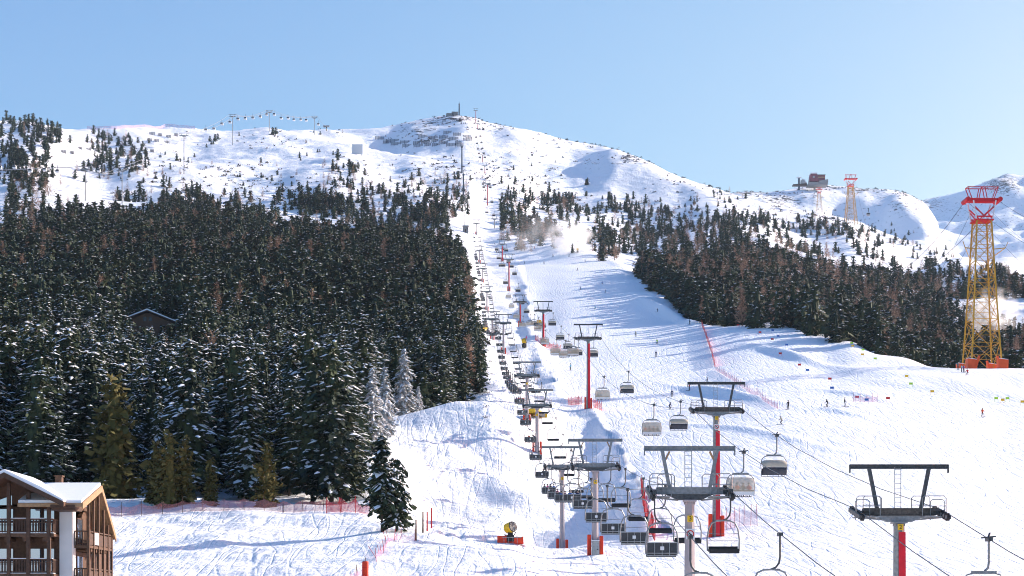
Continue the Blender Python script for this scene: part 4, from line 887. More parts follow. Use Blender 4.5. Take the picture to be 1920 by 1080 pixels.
Y = 91.0; k = 0
while Y < 1275:
    k += 1; p = RQL.at(Y)
    put(PQ[True], 'quad_chair', p, rng.normal(0, .03), '%s quad chair showing its backrest, %s up the forest-side rope' % ('empty grey' if Y < 165 else 'grey', ordn(k)), 'chairlift chair', 'quad chairs riding uphill')
    if Y > 190 and (Y < 520 or k % 2):
        seats = [(-.7,), (-.25, .75), (-.75, -.2, .3), (.3,), (-.7, -.2, .3, .8), (.25, .75)][k % 6]
        if Y > 520: seats = seats[:2]
        for q, sx in enumerate(seats):
            cl = pc[(k * 5 + q * 7) % 12]; npz += 1
            person('seated', p + Vector((.5 + sx * .95, .1, -3.8)), 0, cl, 'seated rider in %s, %s in the %s quad chair up' % (pw[cl], ['first', 'second', 'third', 'fourth'][q], ordn(k)), 'riders on the quad chairs')
    Y += 17
Y = 75.0; k = 0
while Y < 1275:
    if Y > 90 or Y < 80:
        k += 1; p = RQR.at(Y)
        put(PQ[False], 'quad_chair', p, math.pi + rng.normal(0, .03), 'empty black quad chair gliding down, %s up the piste-side rope' % ordn(k), 'chairlift chair', 'quad chairs riding downhill')
    Y += 17
yl = [168.6, 247, 331, 415, 447, 486, 540, 585] + list(np.arange(640, 2400, 62)); yr_ = [109, 183, 262.6, 342.6, 429, 480, 520, 556, 600] + list(np.arange(662, 2400, 64))
for k, Y in enumerate(yl):
    p = RTL.at(Y); occ = Y < 900
    put(PB[occ], 'bubble_chair', p, rng.normal(0, .02), ('cream bubble chair closed over riders, %s up the uphill rope' if occ else 'small cream bubble chair, %s up the uphill rope') % ordn(k + 1), 'bubble chair', 'bubble chairs riding uphill')
    if Y < 640:
        nf = 4 if k == 0 else [3, 4, 2, 4][k % 4]
        for q in range(nf):
            cl = pc[(k * 3 + q * 5) % 12]
            person('seated', p + Vector((-.35 - .95 + q * .62, .12, -4.15)), 0, cl, 'rider in %s, %s inside the %s uphill bubble chair' % (pw[cl], ['first', 'second', 'third', 'fourth'][q], ordn(k + 1)), 'riders in the bubble chairs')
for k, Y in enumerate(yr_):
    p = RTR.at(Y)
    put(PB[False], 'bubble_chair', p, math.pi * 0 + rng.normal(0, .03), 'empty cream-topped bubble chair with dark seat, %s up the downhill rope' % ordn(k + 1), 'bubble chair', 'bubble chairs riding downhill')

# ---------------------------------------------------------------- snow guns, groomers, huts
def snow_gun(p, rz, label, base=True, s=1.0, drum='yellow'):
    t = empty('snow_gun', p, rz, label, 'snow gun', 'snow guns'); t.scale = (s, s, s)
    if base:
        m = MB(); m.box(-1.55, 1.55, -.1, .1, -.1, .22); m.box(-1.5, -.45, -.55, -.45, 0, .85); m.box(.45, 1.5, -.55, -.45, 0, .75)
        m.bar((-1.5, -.5, .4), (-1.2, 1.2, .4), .08, .85); m.bar((1.5, -.5, .4), (1.2, 1.2, .4), .08, .75); m.build('crash_frame', M['pad'], t)
        m = MB()
        for x in (-.75, -.25, .3, .8): m.bar((x, -.62, -.05), (x, -.62, .7), .05, .05)
        m.bar((-1.0, -.62, .68), (1.3, -.62, .62), .06, .06); m.build('rail', M['lsteel'], t)
    m = MB(); m.box(-.45, .45, -.35, .35, .2, .95); m.box(-.3, .3, -.25, .25, .95, 1.25); m.tube([(-.7, 0, 1.0), (-.3, -.1, .8), (.4, -.1, .85), (.62, 0, 1.3)], .06, 6)
    m.build('undercarriage', M['black'], t)
    ax = Vector((.62, -.62, .18)).normalized(); c = Vector((0, 0, 1.85))
    m = MB(); m.tube([c - ax * .62, c - ax * .55, c + ax * .3, c + ax * .42], [.42, .6, .66, .62], 18); m.build('drum', M[drum], t)
    m = MB(); m.tube([c + ax * .40, c + ax * .52], [.655, .60], 18); m.tube([c + ax * .52, c + ax * .56], [.2, .12], 10); tb = m.build('nozzle_ring', M['dsteel'], t)
    m = MB()
    u = ax.cross(Vector((0, 0, 1))).normalized(); v = u.cross(ax)
    for q in range(10):
        a = q * math.pi / 5; d = u * math.cos(a) + v * math.sin(a); m.bar(c + ax * .54 + d * .1, c + ax * .54 + d * .58, .05, .04)
    m.build('fan_guard', M['lsteel'], t); return t
snow_gun(onY(957, 188, -.05), 0, 'yellow-drum snow gun in a red crash frame on the flat snow')
snow_gun(hit(983, 655, 450), .6, 'dark-faced snow gun standing on the crest of the bumpy corridor', False, 1.5)
snow_gun(hit(1083, 478, 900), .9, 'small distant snow gun blowing a cloud at the crest of the piste', False, 1.3)
def groomer(p, rz, label, s=1.0):
    t = empty('snow_groomer', p, rz, label, 'snow groomer', 'yellow snow groomers'); t.scale = (s, s, s)
    m = MB(); m.prism([(-2.2, .7), (2.2, .7), (2.3, 1.5), (.9, 1.7), (-2.3, 1.6)], -1.1, 1.1); m.build('body', M['yellow'], t, bevel=.05)
    m = MB(); m.prism([(.1, 1.6), (1.7, 1.6), (1.4, 2.7), (.2, 2.8)], -.9, .9); cb = m.build('cab', M['yellow'], t, bevel=.05)
    m = MB(); m.box(.3, 1.35, -.93, .93, 1.9, 2.5); m.build('window', M['tint'], cb)
    for sy in (-1, 1):
        m = MB(); m.prism([(-2.3, .5), (-1.9, .05), (1.9, .05), (2.3, .5), (1.9, .95), (-1.9, .95)], sy * 1.15 if sy > 0 else -2.0, 2.0 if sy > 0 else -1.15); m.build('track', M['rubber'], t)
    m = MB(); m.prism([(2.7, 0), (3.0, .0), (2.85, .6), (3.1, 1.3), (2.8, 1.3)], -2.3, 2.3); m.build('blade', M['yellow'], t); 
    m = MB(); m.bar((2.1, 0, .6), (2.9, 0, .6), .5, .2); m.build('blade_arm', M['dsteel'], t)
groomer(hit(893, 624, 450), -.6, 'yellow snow groomer parked beside the dark wood edge', 1.25)
groomer(onY(1001, 372), 1.2, 'yellow snow groomer half hidden behind the pale tower above the snow mound')
groomer(hit(1012, 612, 600), 2.0, 'yellow groomer behind the fifth red tower', 1.1)
def hut(p, w_, d_, h_, wall, label, snow=.35, name='hut', flat=False, rz=0):
    t = empty(name, p, rz, label, 'hut'); m = MB()
    m.box(-w_ / 2, w_ / 2, -d_ / 2, d_ / 2, -1, h_); m.build('wall', wall, t)
    m = MB()
    if flat: m.box(-w_ / 2 - .3, w_ / 2 + .3, -d_ / 2 - .3, d_ / 2 + .3, h_, h_ + .25); ms = MB(); ms.box(-w_ / 2 - .25, w_ / 2 + .25, -d_ / 2 - .25, d_ / 2 + .25, h_ + .25, h_ + .25 + snow)
    else:
        m.prism([(-w_ / 2 - .5, h_ - .1), (w_ / 2 + .5, h_ - .1), (0, h_ + w_ * .22)], -d_ / 2 - .5, d_ / 2 + .5)
        ms = MB(); ms.prism([(-w_ / 2 - .5, h_ - .05), (-w_ / 2 - .5, h_ + snow - .05), (0, h_ + w_ * .22 + snow), (w_ / 2 + .5, h_ + snow - .05), (w_ / 2 + .5, h_ - .05), (0, h_ + w_ * .22 + .03)], -d_ / 2 - .45, d_ / 2 + .45)
    rf = m.build('roof', M['woodd'], t); ms.build('roof_snow', M['snow'], rf)
    m = MB(); m.box(-w_ * .12, w_ * .12, -d_ / 2 - .06, -d_ / 2 + .02, 0, min(2.1, h_ * .8)); m.build('door', M['woodd'], t)
    m = MB(); m.box(w_ * .22, w_ * .38, -d_ / 2 - .05, -d_ / 2 + .02, h_ * .4, h_ * .75); m.build('window', M['tint'], t)
    return t
hut(hit(873, 441, 900), 4.4, 4, 4.6, M['conc'], 'small grey lift hut beside the top of the grey quad chairlift', flat=True)
hut(hit(1378, 608, 560), 4.2, 4, 1.9, M['wood'], 'low brown start hut with snow roof at the wood edge on the crest', flat=True, snow=.4)
# house deep in the wood: only its gable shows over the trees
pH = P(282, 632, 585); hp = empty('wooden_house', pH, .06, 'brown gabled house almost hidden in the dark wood, snow along its roof edges', 'house')
m = MB(); m.box(-8.2, 8.2, -6, 6, -4, 4.6); m.prism([(-8.2, 4.6), (8.2, 4.6), (0, 7.9)], -6, 6); m.build('wall', M['wood'], hp)
for sx in (-1, 1):
    m = MB(); m.prism([(0, 8.2), (sx * 10.4, 4.1), (sx * 10.4, 4.4), (0, 8.55)], -7.4, 7); rf = m.build('roof', M['woodd'], hp)
    m = MB(); m.prism([(0, 8.56), (sx * 10.3, 4.46), (sx * 10.3, 4.85), (0, 9.1)], -7.3, 7); m.build('roof_snow', M['snow'], rf)
m = MB(); m.box(-1.6, -.4, -6.06, -5.9, 4.8, 6.2); m.box(.4, 1.6, -6.06, -5.9, 4.8, 6.2); m.build('window', M['tint'], hp)

# ---------------------------------------------------------------- chalet
ch = empty('chalet', (-37, 119.5, -3.5), 0, 'brown timber chalet with balconies, white corner wall and thick snow on its roofs', 'chalet')
Z0 = 3.5
def cb(name, m, mt, par=None, **k): return m.build(name, mt, par or ch, **k)
m = MB(); m.box(-5.5, 3.3, 0, 11, 0, 7.9 + Z0); m.prism([(-5.2, 7.9 + Z0), (3.3, 7.9 + Z0), (3.3, 8.3 + Z0), (0, 9.95 + Z0), (-5.2, 7.5 + Z0)], 0, 3)
for q in range(60): pass
wl = cb('timber_wall', m, M['wood'])
m = MB()
for q in range(62): 
    z = .1 + q * .18; m.box(-5.5, 3.3, -.02, .0, z, z + .155)
cb('cladding', m, M['wood'], wl)
m = MB(); m.box(3.3, 4.25, -.35, .6, 0, 8.25 + Z0); cb('corner_wall', m, M['plaster'])
m = MB(); m.box(3.9, 4.2, .6, 11, 0, 6.3 + Z0); m.prism([(.6, 6.3 + Z0), (11, 6.3 + Z0), (5.4, 9.2 + Z0)], 3.9, 4.2, axis='x'); sw = cb('gable_wall', m, M['wood'])
# balconies on the front: slab, beams, rail, balusters, posts
for fl in (2.9, 5.86):
    z = fl + Z0; m = MB(); m.box(-5.5, 3.25, -1.75, -.02, z - .18, z); m.box(-5.5, 3.3, -1.82, -1.75, z - .24, z + .04); fb = cb('balcony', m, M['wood'])
    m = MB(); m.box(-5.5, 3.25, -1.85, -1.2, z + .041, z + .075); cb('balcony_snow', m, M['snow'], fb)
    for x in (-4.8, -3.2, -1.7, -.2, 1.1, 2.6):
        m = MB(); m.tube([(x, -1.7, z - .38), (x, 0, z - .38)], .19, 8); cb('beam_end', m, M['wood'], fb)
    m = MB(); m.box(-5.5, 3.2, -1.80, -1.68, z + 1.02, z + 1.12); m.box(-5.5, 3.2, -1.77, -1.71, z + .12, z + .2); m.box(-5.5, 3.2, -1.77, -1.71, z + .80, z + .86)
    x = -5.4
    while x < 3.2: m.box(x, x + .085, -1.79, -1.73, z + .12, z + 1.02); x += .21
    m.box(3.14, 3.22, -1.75, 0, z + 1.0, z + 1.1)
    y = -1.6
    while y < -.1: m.box(3.15, 3.21, y, y + .08, z + .1, z + 1.0); y += .21
    cb('railing', m, M['woodd'], fb)
    m = MB(); m.box(-5.5, 3.2, -1.81, -1.67, z + 1.121, z + 1.16); cb('rail_snow', m, M['snow'], fb)
for x in (-3.9, -.02, 1.42, 2.93):
    top = (9.95 - abs(x) * .5 - .35) + Z0 if x > -3 else 7.6 + Z0
    m = MB(); m.box(x - .13, x + .13, -1.9, -1.66, 0, top); cb('post', m, M['woodd'])
# windows of two storeys and the slanted gable windows
for fl in (2.9, 5.86):
    z = fl + Z0
    for (x0, x1) in ((-3.0, -.25), (.85, 1.85), (2.05, 2.82)):
        m = MB(); m.box(x0 - .08, x1 + .08, -.06, -.021, z + .02, z + 2.0); f_ = cb('window', m, M['woodd'])
        m = MB(); m.box(x0, x1, -.075, -.062, z + .1, z + 1.92); cb('pane', m, M['glassb'], f_)
m = MB(); m.prism([(.80, 8.02 + Z0), (1.82, 8.02 + Z0), (1.82, 8.58 + Z0), (.80, 9.05 + Z0)], -.06, -.021); f_ = cb('window', m, M['woodd'])
m = MB(); m.prism([(.86, 8.08 + Z0), (1.75, 8.08 + Z0), (1.75, 8.52 + Z0), (.86, 8.95 + Z0)], -.075, -.062); cb('pane', m, M['glassb'], f_)
m = MB(); m.prism([(-.25, 8.02 + Z0), (-2.2, 8.02 + Z0), (-2.2, 8.2 + Z0), (-.25, 8.9 + Z0)], -.06, -.021); f_ = cb('window', m, M['woodd'])
m = MB(); m.prism([(-.33, 8.08 + Z0), (-2.1, 8.08 + Z0), (-2.1, 8.16 + Z0), (-.33, 8.8 + Z0)], -.075, -.062); cb('pane', m, M['glassb'], f_)
# front gable roof (ridge runs back) and side-gable roof (ridge runs across)
rz_ = 10.25 + Z0
for sx, xe, ze in ((1, 4.35, 8.12 + Z0), (-1, -5.7, 7.4 + Z0)):
    m = MB(); m.prism([(0, rz_ - .3), (xe, ze - .3), (xe, ze), (0, rz_)], -2.9, 4.0); rf = cb('roof', m, M['wood'])
    m = MB(); m.prism([(0, rz_ - .36), (xe, ze - .36), (xe, ze + .02), (0, rz_ + .02)], -3.0, -2.9); cb('bargeboard', m, M['woodd'], rf)
    m = MB(); m.prism([(0, rz_ + .021), (xe * .985, ze + .04), (xe * .985, ze + .2), (xe * .6, (rz_ + (ze - rz_) * .6) + .3), (0, rz_ + .26)], -2.95, 4.0); cb('roof_snow', m, M['snow'], rf)
m = MB(); m.box(3.2, 5.0, -2.4, -2.25, 7.75 + Z0, 7.95 + Z0); m.box(3.25, 5.0, -2.25, -.4, 7.55 + Z0, 7.8 + Z0); cb('gutter', m, M['woodd'])
yr0, zr0 = 3.2, 9.75 + Z0
for (ye, ze) in ((-2.35, 8.05 + Z0), (7.6, 6.1 + Z0)):
    m = MB(); m.prism([(yr0, zr0 - .25), (ye, ze - .25), (ye, ze), (yr0, zr0)], .8, 5.5, axis='x'); rf = cb('roof', m, M['woodl'])
    m = MB(); m.prism([(yr0, zr0 + .005), (ye + (.15 if ye < 0 else -.15), ze + .02), (ye + (.15 if ye < 0 else -.15), ze + .24), (yr0, zr0 + .28)], .8, 5.42, axis='x'); cb('roof_snow', m, M['snow'], rf)
    m = MB(); m.prism([(yr0, zr0 - .42), (ye, ze - .42), (ye, ze + .04), (yr0, zr0 + .05)], 5.5, 5.58, axis='x'); cb('bargeboard', m, M['woodl'], rf)
m = MB(); m.box(1.9, 2.4, 3.4, 3.9, zr0, zr0 + .75); m.box(1.82, 2.48, 3.32, 3.98, zr0 + .75, zr0 + .85); cb('chimney', m, M['wood'])
for fl in (2.3, 5.1):     # side balconies in the gable end
    z = fl + Z0; m = MB(); m.box(4.2, 5.35, .2, 7.2, z - .2, z); fb = cb('side_balcony', m, M['wood'])
    m = MB(); m.box(5.28, 5.35, .2, 7.2, z + 1.0, z + 1.1); m.box(5.29, 5.34, .2, 7.2, z + .05, z + .9)
    m.box(4.2, 5.35, .18, .25, z + 1.0, z + 1.1)
    for q in range(6): m.box(4.25 + q * .19, 4.33 + q * .19, .19, .24, z, z + 1.0)
    cb('railing', m, M['woodd'], fb)
    for y in (1.2, 2.6, 4.0, 5.4):
        m = MB(); m.tube([(4.2, y, z - .35), (5.3, y, z - .35)], .15, 6); cb('beam_end', m, M['wood'], fb)
m = MB(); m.box(5.36, 5.4, 1.6, 2.9, 5.2 + Z0, 6.1 + Z0); cb('panel', m, M['white'])
for y in (.25, 1.6, 3.0, 4.5, 5.9, 7.1):
    zt = 9.3 + Z0 - (max(0, 3.2 - y) * .31 + max(0, y - 3.2) * .82) * .95
    m = MB(); m.box(5.22, 5.40, y - .09, y + .09, 0, zt - .3); cb('side_post', m, M['wood'])
for zc_ in (2.4, 5.2):
    m = MB(); m.box(4.2, 4.24, 1.0, 2.6, zc_ + Z0, zc_ + Z0 + 2.0); f_ = cb('window', m, M['woodd']); m = MB(); m.box(4.24, 4.25, 1.1, 2.5, zc_ + Z0 + .1, zc_ + Z0 + 1.9); cb('pane', m, M['glassb'], f_)

# ---------------------------------------------------------------- fences and nets
def fence(name, pts, hh, sp, netm, postm, label, cat, pr=.03, post_h=None, wob=.12, lean=0.0, droop=.25):
    """pts: ground points; net between the posts, each post its own part"""
    pts = [Vector(p) for p in pts]; L = [0]
    for a, b in zip(pts[:-1], pts[1:]): L.append(L[-1] + (b - a).length)
    n = max(1, int(L[-1] / sp)); n = min(n, 95); o0 = pts[0]
    t = empty(name, o0, 0, label, cat, 'nets and fences'); P_ = []
    for k in range(n + 1):
        d = L[-1] * k / n; q = min(max(int(np.searchsorted(L, d)) - 1, 0), len(pts) - 2); f = (d - L[q]) / max(L[q + 1] - L[q], 1e-6)
        p = pts[q].lerp(pts[q + 1], f); p.z = float(Zat(p.x, p.y)); P_.append(p - o0)
    hs = post_h or hh * 1.08
    for p in P_:
        m = MB(); m.tube([p + Vector((0, 0, -.3)), p + Vector((rng.normal(0, wob) + lean, 0, hs * rng.uniform(.9, 1.1)))], pr, 5, caps=True); m.build('post', postm, t)
    m = MB(); vs = []; fs = []; S = 4; cnt = 0
    for k in range(len(P_) - 1):
        for q in range(S + (1 if k == len(P_) - 2 else 0)):
            f = q / S; p = P_[k].lerp(P_[k + 1], f); gz = float(Zat(p.x + o0.x, p.y + o0.y)) - o0.z
            sag = 4 * f * (1 - f) * hh * droop * rng.uniform(.5, 1.2)
            vs += [(p.x, p.y, gz + .08), (p.x + rng.normal(0, .04), p.y + rng.normal(0, .06), gz + hh * .55), (p.x, p.y, gz + hh - sag)]; cnt += 1
    for k in range(cnt - 1): fs += [(3 * k, 3 * k + 3, 3 * k + 4, 3 * k + 1), (3 * k + 1, 3 * k + 4, 3 * k + 5, 3 * k + 2)]
    m.add(vs, fs); m.build('netting', netm, t); return t
def G(lst, ymin=100, ymax=2700): return [hit(a, b, ymin, ymax) for a, b in lst]
fence('safety_net', [onY(a, b) for a, b in ((188, 203), (260, 205), (340, 207), (420, 208), (500, 209), (590, 208), (640, 207))], 1.55, 2.6, M['netp'], M['woodd'], 'long sagging faded pink net fence along the front of the dark wood', 'net fence', .035, 1.9)
fence('safety_net', [onY(a, b) for a, b in ((612, 205), (650, 204), (694, 203))], 1.9, 1.6, M['net'], M['netred'], 'bright red bunched net at the foot of the tallest spruce', 'net fence', .05, 2.1, droop=.5)
fence('safety_net', G([(1316, 612), (1326, 640), (1334, 665), (1340, 690)]), 2.3, 7, M['net'], M['netred'], 'solid red net fence at the top of the race slope divide', 'net fence', .05)
fence('safety_net', G([(1342, 694), (1372, 714), (1400, 735), (1430, 752), (1458, 768)]), 1.6, 4.0, M['netf'], M['netred'], 'thin pink pole fence running down the race slope divide', 'net fence', .03, 2.0)
fence('safety_net', [onY(1203, 268), onY(1208, 240), onY(1218, 212), onY(1228, 195)], 2.3, 1.3, M['net'], M['netred'], 'red net fence with close poles between the chairs and the plate 3 tower', 'net fence', .035, 2.8)
fence('safety_net', [onY(1065, 418), onY(1092, 415)], 2.4, 1.0, M['net'], M['netred'], 'red fence panel on the grey-lift side of the slender tall tower', 'net fence', .035)
fence('safety_net', [onY(1113, 412), onY(1128, 408)], 2.4, 1.0, M['net'], M['netred'], 'red fence panel beside the occupied bubble chair at the slender tower', 'net fence', .035)
fence('safety_net', [onY(1354, 214), onY(1390, 217), onY(1420, 216)], 2.6, .9, M['netf'], M['netred'], 'pink fence of thin poles behind the foot of the plate 3 tower', 'net fence', .025, 3.0)
fence('safety_net', [onY(1003, 612), onY(1014, 608)], 2.6, 2.0, M['net'], M['netred'], 'red net at the foot of the fifth red tower', 'net fence', .04)
fence('safety_net', [onY(1024, 606), onY(1052, 600)], 2.6, 2.0, M['net'], M['netred'], 'red net stretching from the fifth red tower towards the piste', 'net fence', .04)
fence('safety_net', G([(1600, 754), (1622, 756), (1645, 756)]), 1.6, 1.6, M['netf'], M['netred'], 'short pink net fence by the slalom gates on the race slope', 'net fence', .03, 2.2)
fence('safety_net', G([(163, 244), (215, 243), (260, 241), (310, 240), (366, 243)], 1300), 4.4, 10, M['nets'], M['nets'], 'long violet-pink netting along the skyline ridge', 'net fence', .05, 4.5, wob=.0, droop=.05)
fence('safety_net', [onY(706, 158), onY(728, 170), onY(752, 176), onY(778, 176)], 1.0, 1.6, M['netf'], M['netred'], 'collapsed pink net trailing on the snow towards the orange post', 'net fence', .025, 1.3, wob=.35, droop=.8)
fence('safety_net', [onY(650, 142), onY(681, 146)], 1.5, 1.0, M['netf'], M['woodl'], 'low fence of pale stakes ending at the orange post', 'net fence', .03, 1.7)
for k, (px, Y, hh) in enumerate(((780, 177, 2.3), (793, 183, 2.4), (801, 190, 2.3), (809, 195, 2.5))):
    t = empty('fence_post', onY(px, Y), 0, ['lowest', 'second', 'third', 'highest'][k] + ' of four red-brown posts climbing behind the lone pine', 'post', 'red-brown posts')
    m = MB(); m.tube([(0, 0, -.4), (0, 0, hh)], [.10, .08], 8); m.build('pole', M['netred'] if k > 1 else M['wood'], t)
    m = MB(); m.tube([(0, 0, hh), (0, 0, hh + .05)], [.085, .05], 8); m.build('snow_cap', M['snow'], t)
t = empty('padded_post', onY(685, 146), 0, 'round orange padded post with snow at its foot, end of the stake fence', 'post')
m = MB(); m.tube([(0, 0, -.5), (0, 0, 1.7), (0, 0, 1.8)], [.30, .30, .24], 14); m.build('pad', M['pad'], t, smooth=False)
m = MB(); m.tube([(0, 0, 1.8), (0, 0, 2.15)], .04, 6); m.build('pole', M['dsteel'], t)
for z in (.5, 1.2):
    m = MB(); m.tube([(0, 0, z), (0, 0, z + .06)], .31, 14); m.build('strap', M['netred'], t)
t = empty('wooden_post', onY(333, 139), 0, 'short dark stake poking out of the snowfield at the lower edge', 'post')
m = MB(); m.tube([(0, 0, -1.2), (0, 0, .3)], .12, 8); m.build('stake', M['woodd'], t); m = MB(); m.tube([(0, 0, .3), (0, 0, .36)], [.12, .06], 8); m.build('snow_cap', M['snow'], t)
# race gates
GT = [(1384,612,'red'),(1425,625,'red'),(1448,639,'red'),(1463,668,'red'),(1499,687,'red'),(1556,715,'red'),(1607,750,'red'),(1665,752,'red'),(1449,621,'blue'),(1459,633,'blue'),(1475,651,'blue'),(1514,697,'blue'),(1560,733,'blue'),(1625,754,'blue'),
      (1597,646,'lime'),(1618,659,'lime'),(1641,677,'lime'),(1708,724,'lime'),(1868,752,'lime'),(1889,752,'lime'),(1599,651,'yellow'),(1617,668,'yellow'),(1700,709,'yellow'),(1748,739,'yellow'),(1880,754,'yellow'),(1917,758,'yellow')]
COLS_['yellow'] = (.85, .5, .02); cnt_ = {}
for (px, py, c_) in GT:
    p = hit(px, py + 3, 200, 900); cnt_[c_] = cnt_.get(c_, 0) + 1
    t = empty('slalom_gate', p, 0, '%s slalom gate panel on the race slope, %s of its colour downhill' % ({'lime': 'green'}.get(c_, c_), ordn(cnt_[c_])), 'slalom gate', 'slalom gates')
    t.scale = (.8, .8, .8)
    for x in (-.6, .6):
        m = MB(); m.tube([(x, 0, -.2), (x, 0, 1.7)], .03, 5); q = m.build('pole', M['cloth'], t); q.color = (*COLS_[c_], 1)
    m = MB(); m.box(-.6, .6, -.02, .02, .85, 1.6); q = m.build('flag', M['cloth'], t); q.color = (*COLS_[c_], 1)
for (px, py, w_, lab) in ((1325, 607, 3.4, 'pale pink banner at the crest beside the red net'), (1363, 608, 5.2, 'long pink banner in front of the start hut')):
    p = hit(px, py, 500, 800); t = empty('banner', p, 0, lab, 'banner', 'banners on the crest')
    m = MB(); m.box(-w_ / 2, w_ / 2, -.03, .03, .3, 1.8); m.build('cloth', M['banner'], t)
    for x in (-w_ / 2, w_ / 2):
        m = MB(); m.tube([(x, 0, -.3), (x, 0, 2.0)], .05, 5); m.build('pole', M['dsteel'], t)
t = empty('trail_sign', hit(1495, 612, 500), 0, 'wide pale sign board on brown posts at the wood edge', 'sign')
m = MB(); m.box(-2.2, 2.2, -.05, .05, .6, 2.3); m.build('board', M['white'], t); m = MB(); m.box(-2.4, 2.4, -.1, -.05, 2.3, 2.5); m.build('frame', M['woodl'], t)
for x in (-2.3, 2.3):
    m = MB(); m.box(x - .08, x + .08, -.06, .06, -.4, 2.4); m.build('leg', M['wood'], t)
t = empty('blank_panel', hit(670, 292, 1300), 0, 'plain pale square panel standing on the open snow below the saddle', 'panel')
m = MB(); sPx = t.location.y / F; m.box(-10 * sPx, 10 * sPx, -.3, .3, .5, 20 * sPx); m.build('board', mat('pale_board', (.62, .65, .68), .8, 0, .02), t)
for x in (-8, 8):
    m = MB(); m.box(x * sPx - .3, x * sPx + .3, .3, .8, -2, 15 * sPx); m.build('leg', M['lsteel'], t)

# ---------------------------------------------------------------- avalanche barriers
BM = {}
def barrier(p, wpx, hpx, label, grp):
    s_ = p.y / F; w_, h_ = wpx * s_, hpx * s_; t = empty('avalanche_barrier', p + Vector((0, 0, -.3)), rng.normal(0, .06), label, 'avalanche barrier', grp)
    m = MB()
    for q in range(7): m.box(-w_ / 2, w_ / 2, -.08, .08, h_ * (.10 + q * .13), h_ * (.10 + q * .13) + h_ * .065)
    m.build('rails', M['barr'], t)
    for q in range(4):
        x = -w_ / 2 + w_ * (q + .1) / 3.2; m = MB(); m.bar((x, .1, -1.0), (x, .3, h_ * 1.05), .4, .4); m.bar((x, .3, h_ * .7), (x, -2.2, -.8), .3, .3); m.build('upright', M['barr'], t)
M['barr'] = mat('barrier_steel', (.045, .06, .09), .6, .2, .2, 2)
R1 = [(712, 266, 17), (736, 268, 24), (762, 270, 23), (781, 270, 13), (798, 269, 17), (815, 269, 12), (831, 271, 17), (793, 260, 17), (812, 261, 17), (832, 262, 17), (851, 264, 17), (876, 260, 16), (877, 267, 17), (724, 275, 12), (742, 277, 19), (763, 276, 17), (784, 277, 17), (802, 277, 12), (816, 277, 12), (846, 277, 19), (861, 276, 16), (839, 253, 15), (857, 256, 15), (859, 270, 12)]
for k, (px, py, w_) in enumerate(R1):
    rowt = 'top' if py < 258 else 'second' if py < 266 else 'third' if py < 273 else 'lowest'
    barrier(hit(px, py, 1400), w_, 6.2, 'dark avalanche barrier below the summit, %s row, %s from the saddle side' % (rowt, ordn(1 + sum(1 for a in R1 if a[0] < px and ('t' if a[1] < 258 else 's' if a[1] < 266 else 'h' if a[1] < 273 else 'l') == ('t' if py < 258 else 's' if py < 266 else 'h' if py < 273 else 'l')))), 'avalanche barriers below the summit')
R2 = [(40, 257, 9), (55, 259, 9), (119, 291, 8), (135, 292, 8), (150, 281, 7), (166, 283, 9), (180, 285, 9), (240, 258, 8), (285, 255, 10), (300, 257, 8), (316, 258, 9), (280, 268, 9), (293, 268, 9), (313, 270, 9), (259, 300, 9), (260, 318, 9), (245, 322, 7), (330, 258, 7), (285, 289, 7)]
for k, (px, py, w_) in enumerate(R2):
    barrier(hit(px, py, 1200), w_, 5.5, 'small avalanche barrier among the scattered trees, %s counting from the dense tree group' % ordn(k + 1), 'avalanche barriers among the scattered trees')

# ---------------------------------------------------------------- summit buildings, masts
def lattice_mast(p, h_, w0, w1, label, mt, n=14):
    t = empty('radio_mast', p, .4, label, 'mast', 'masts'); m = MB(); cs = [(-1, -1), (1, -1), (1, 1), (-1, 1)]
    for a, b in cs: m.bar((a * w0, b * w0, -2), (a * w1, b * w1, h_), .35, .35)
    m.build('legs', mt, t); m = MB()
    for k in range(n):
        z0, z1 = h_ * k / n, h_ * (k + 1) / n; r0 = w0 + (w1 - w0) * k / n; r1 = w0 + (w1 - w0) * (k + 1) / n
        for q in range(4):
            a, b = cs[q], cs[(q + 1) % 4]; m.bar((a[0] * r0, a[1] * r0, z0), (b[0] * r1, b[1] * r1, z1), .2, .2)
    m.build('bracing', mt, t)
    m = MB(); m.tube([(0, 0, h_), (0, 0, h_ * 1.12)], .25, 5); m.box(-.9, .9, -.9, .9, h_ * .93, h_ * .97); m.build('antenna', mt, t)
M['mast'] = mat('blue_grey_steel', (.10, .13, .17), .5, .3, .2, 1)
lattice_mast(P(861, 222, 2470), 23, .9, .5, 'blue-grey lattice mast on the summit beside the flat building', M['mast'])
lattice_mast(hit(866, 332, 1200), 30, .5, .3, 'thin pole mast below the lowest barrier row', M['mast'], 20)
lattice_mast(hit(869, 375, 1100), 26, .45, .3, 'thin mast between the brown trees beneath the summit', M['mast'], 16)
t = empty('mast_pole', hit(871, 434, 800), 0, 'tall pale pole rising behind the small lift hut', 'mast', 'masts')
m = MB(); m.tube([(0, 0, -1), (0, 0, 23)], [.28, .14], 6); m.build('pole', M['lsteel'], t); m = MB(); m.box(-.5, .5, -.1, .1, 20, 20.3); m.build('crosspiece', M['dsteel'], t)
p = P(850, 219, 2480); t = empty('summit_building', p, .1, 'low grey flat-roofed building on the summit', 'building')
s_ = 2480 / F
m = MB(); m.box(-3 * s_, 8 * s_, -6, 6, -8, 6.5 * s_); m.box(-13 * s_, -3 * s_, -6, 6, -8, 3.2 * s_); m.build('wall', M['conc'], t)
m = MB(); m.box(-3.4 * s_, 8.4 * s_, -6.5, 6.5, 6.5 * s_, 7.3 * s_); m.box(-13.4 * s_, -3.4 * s_, -6.5, 6.5, 3.2 * s_, 4 * s_); m.build('roof', M['dsteel'], t)
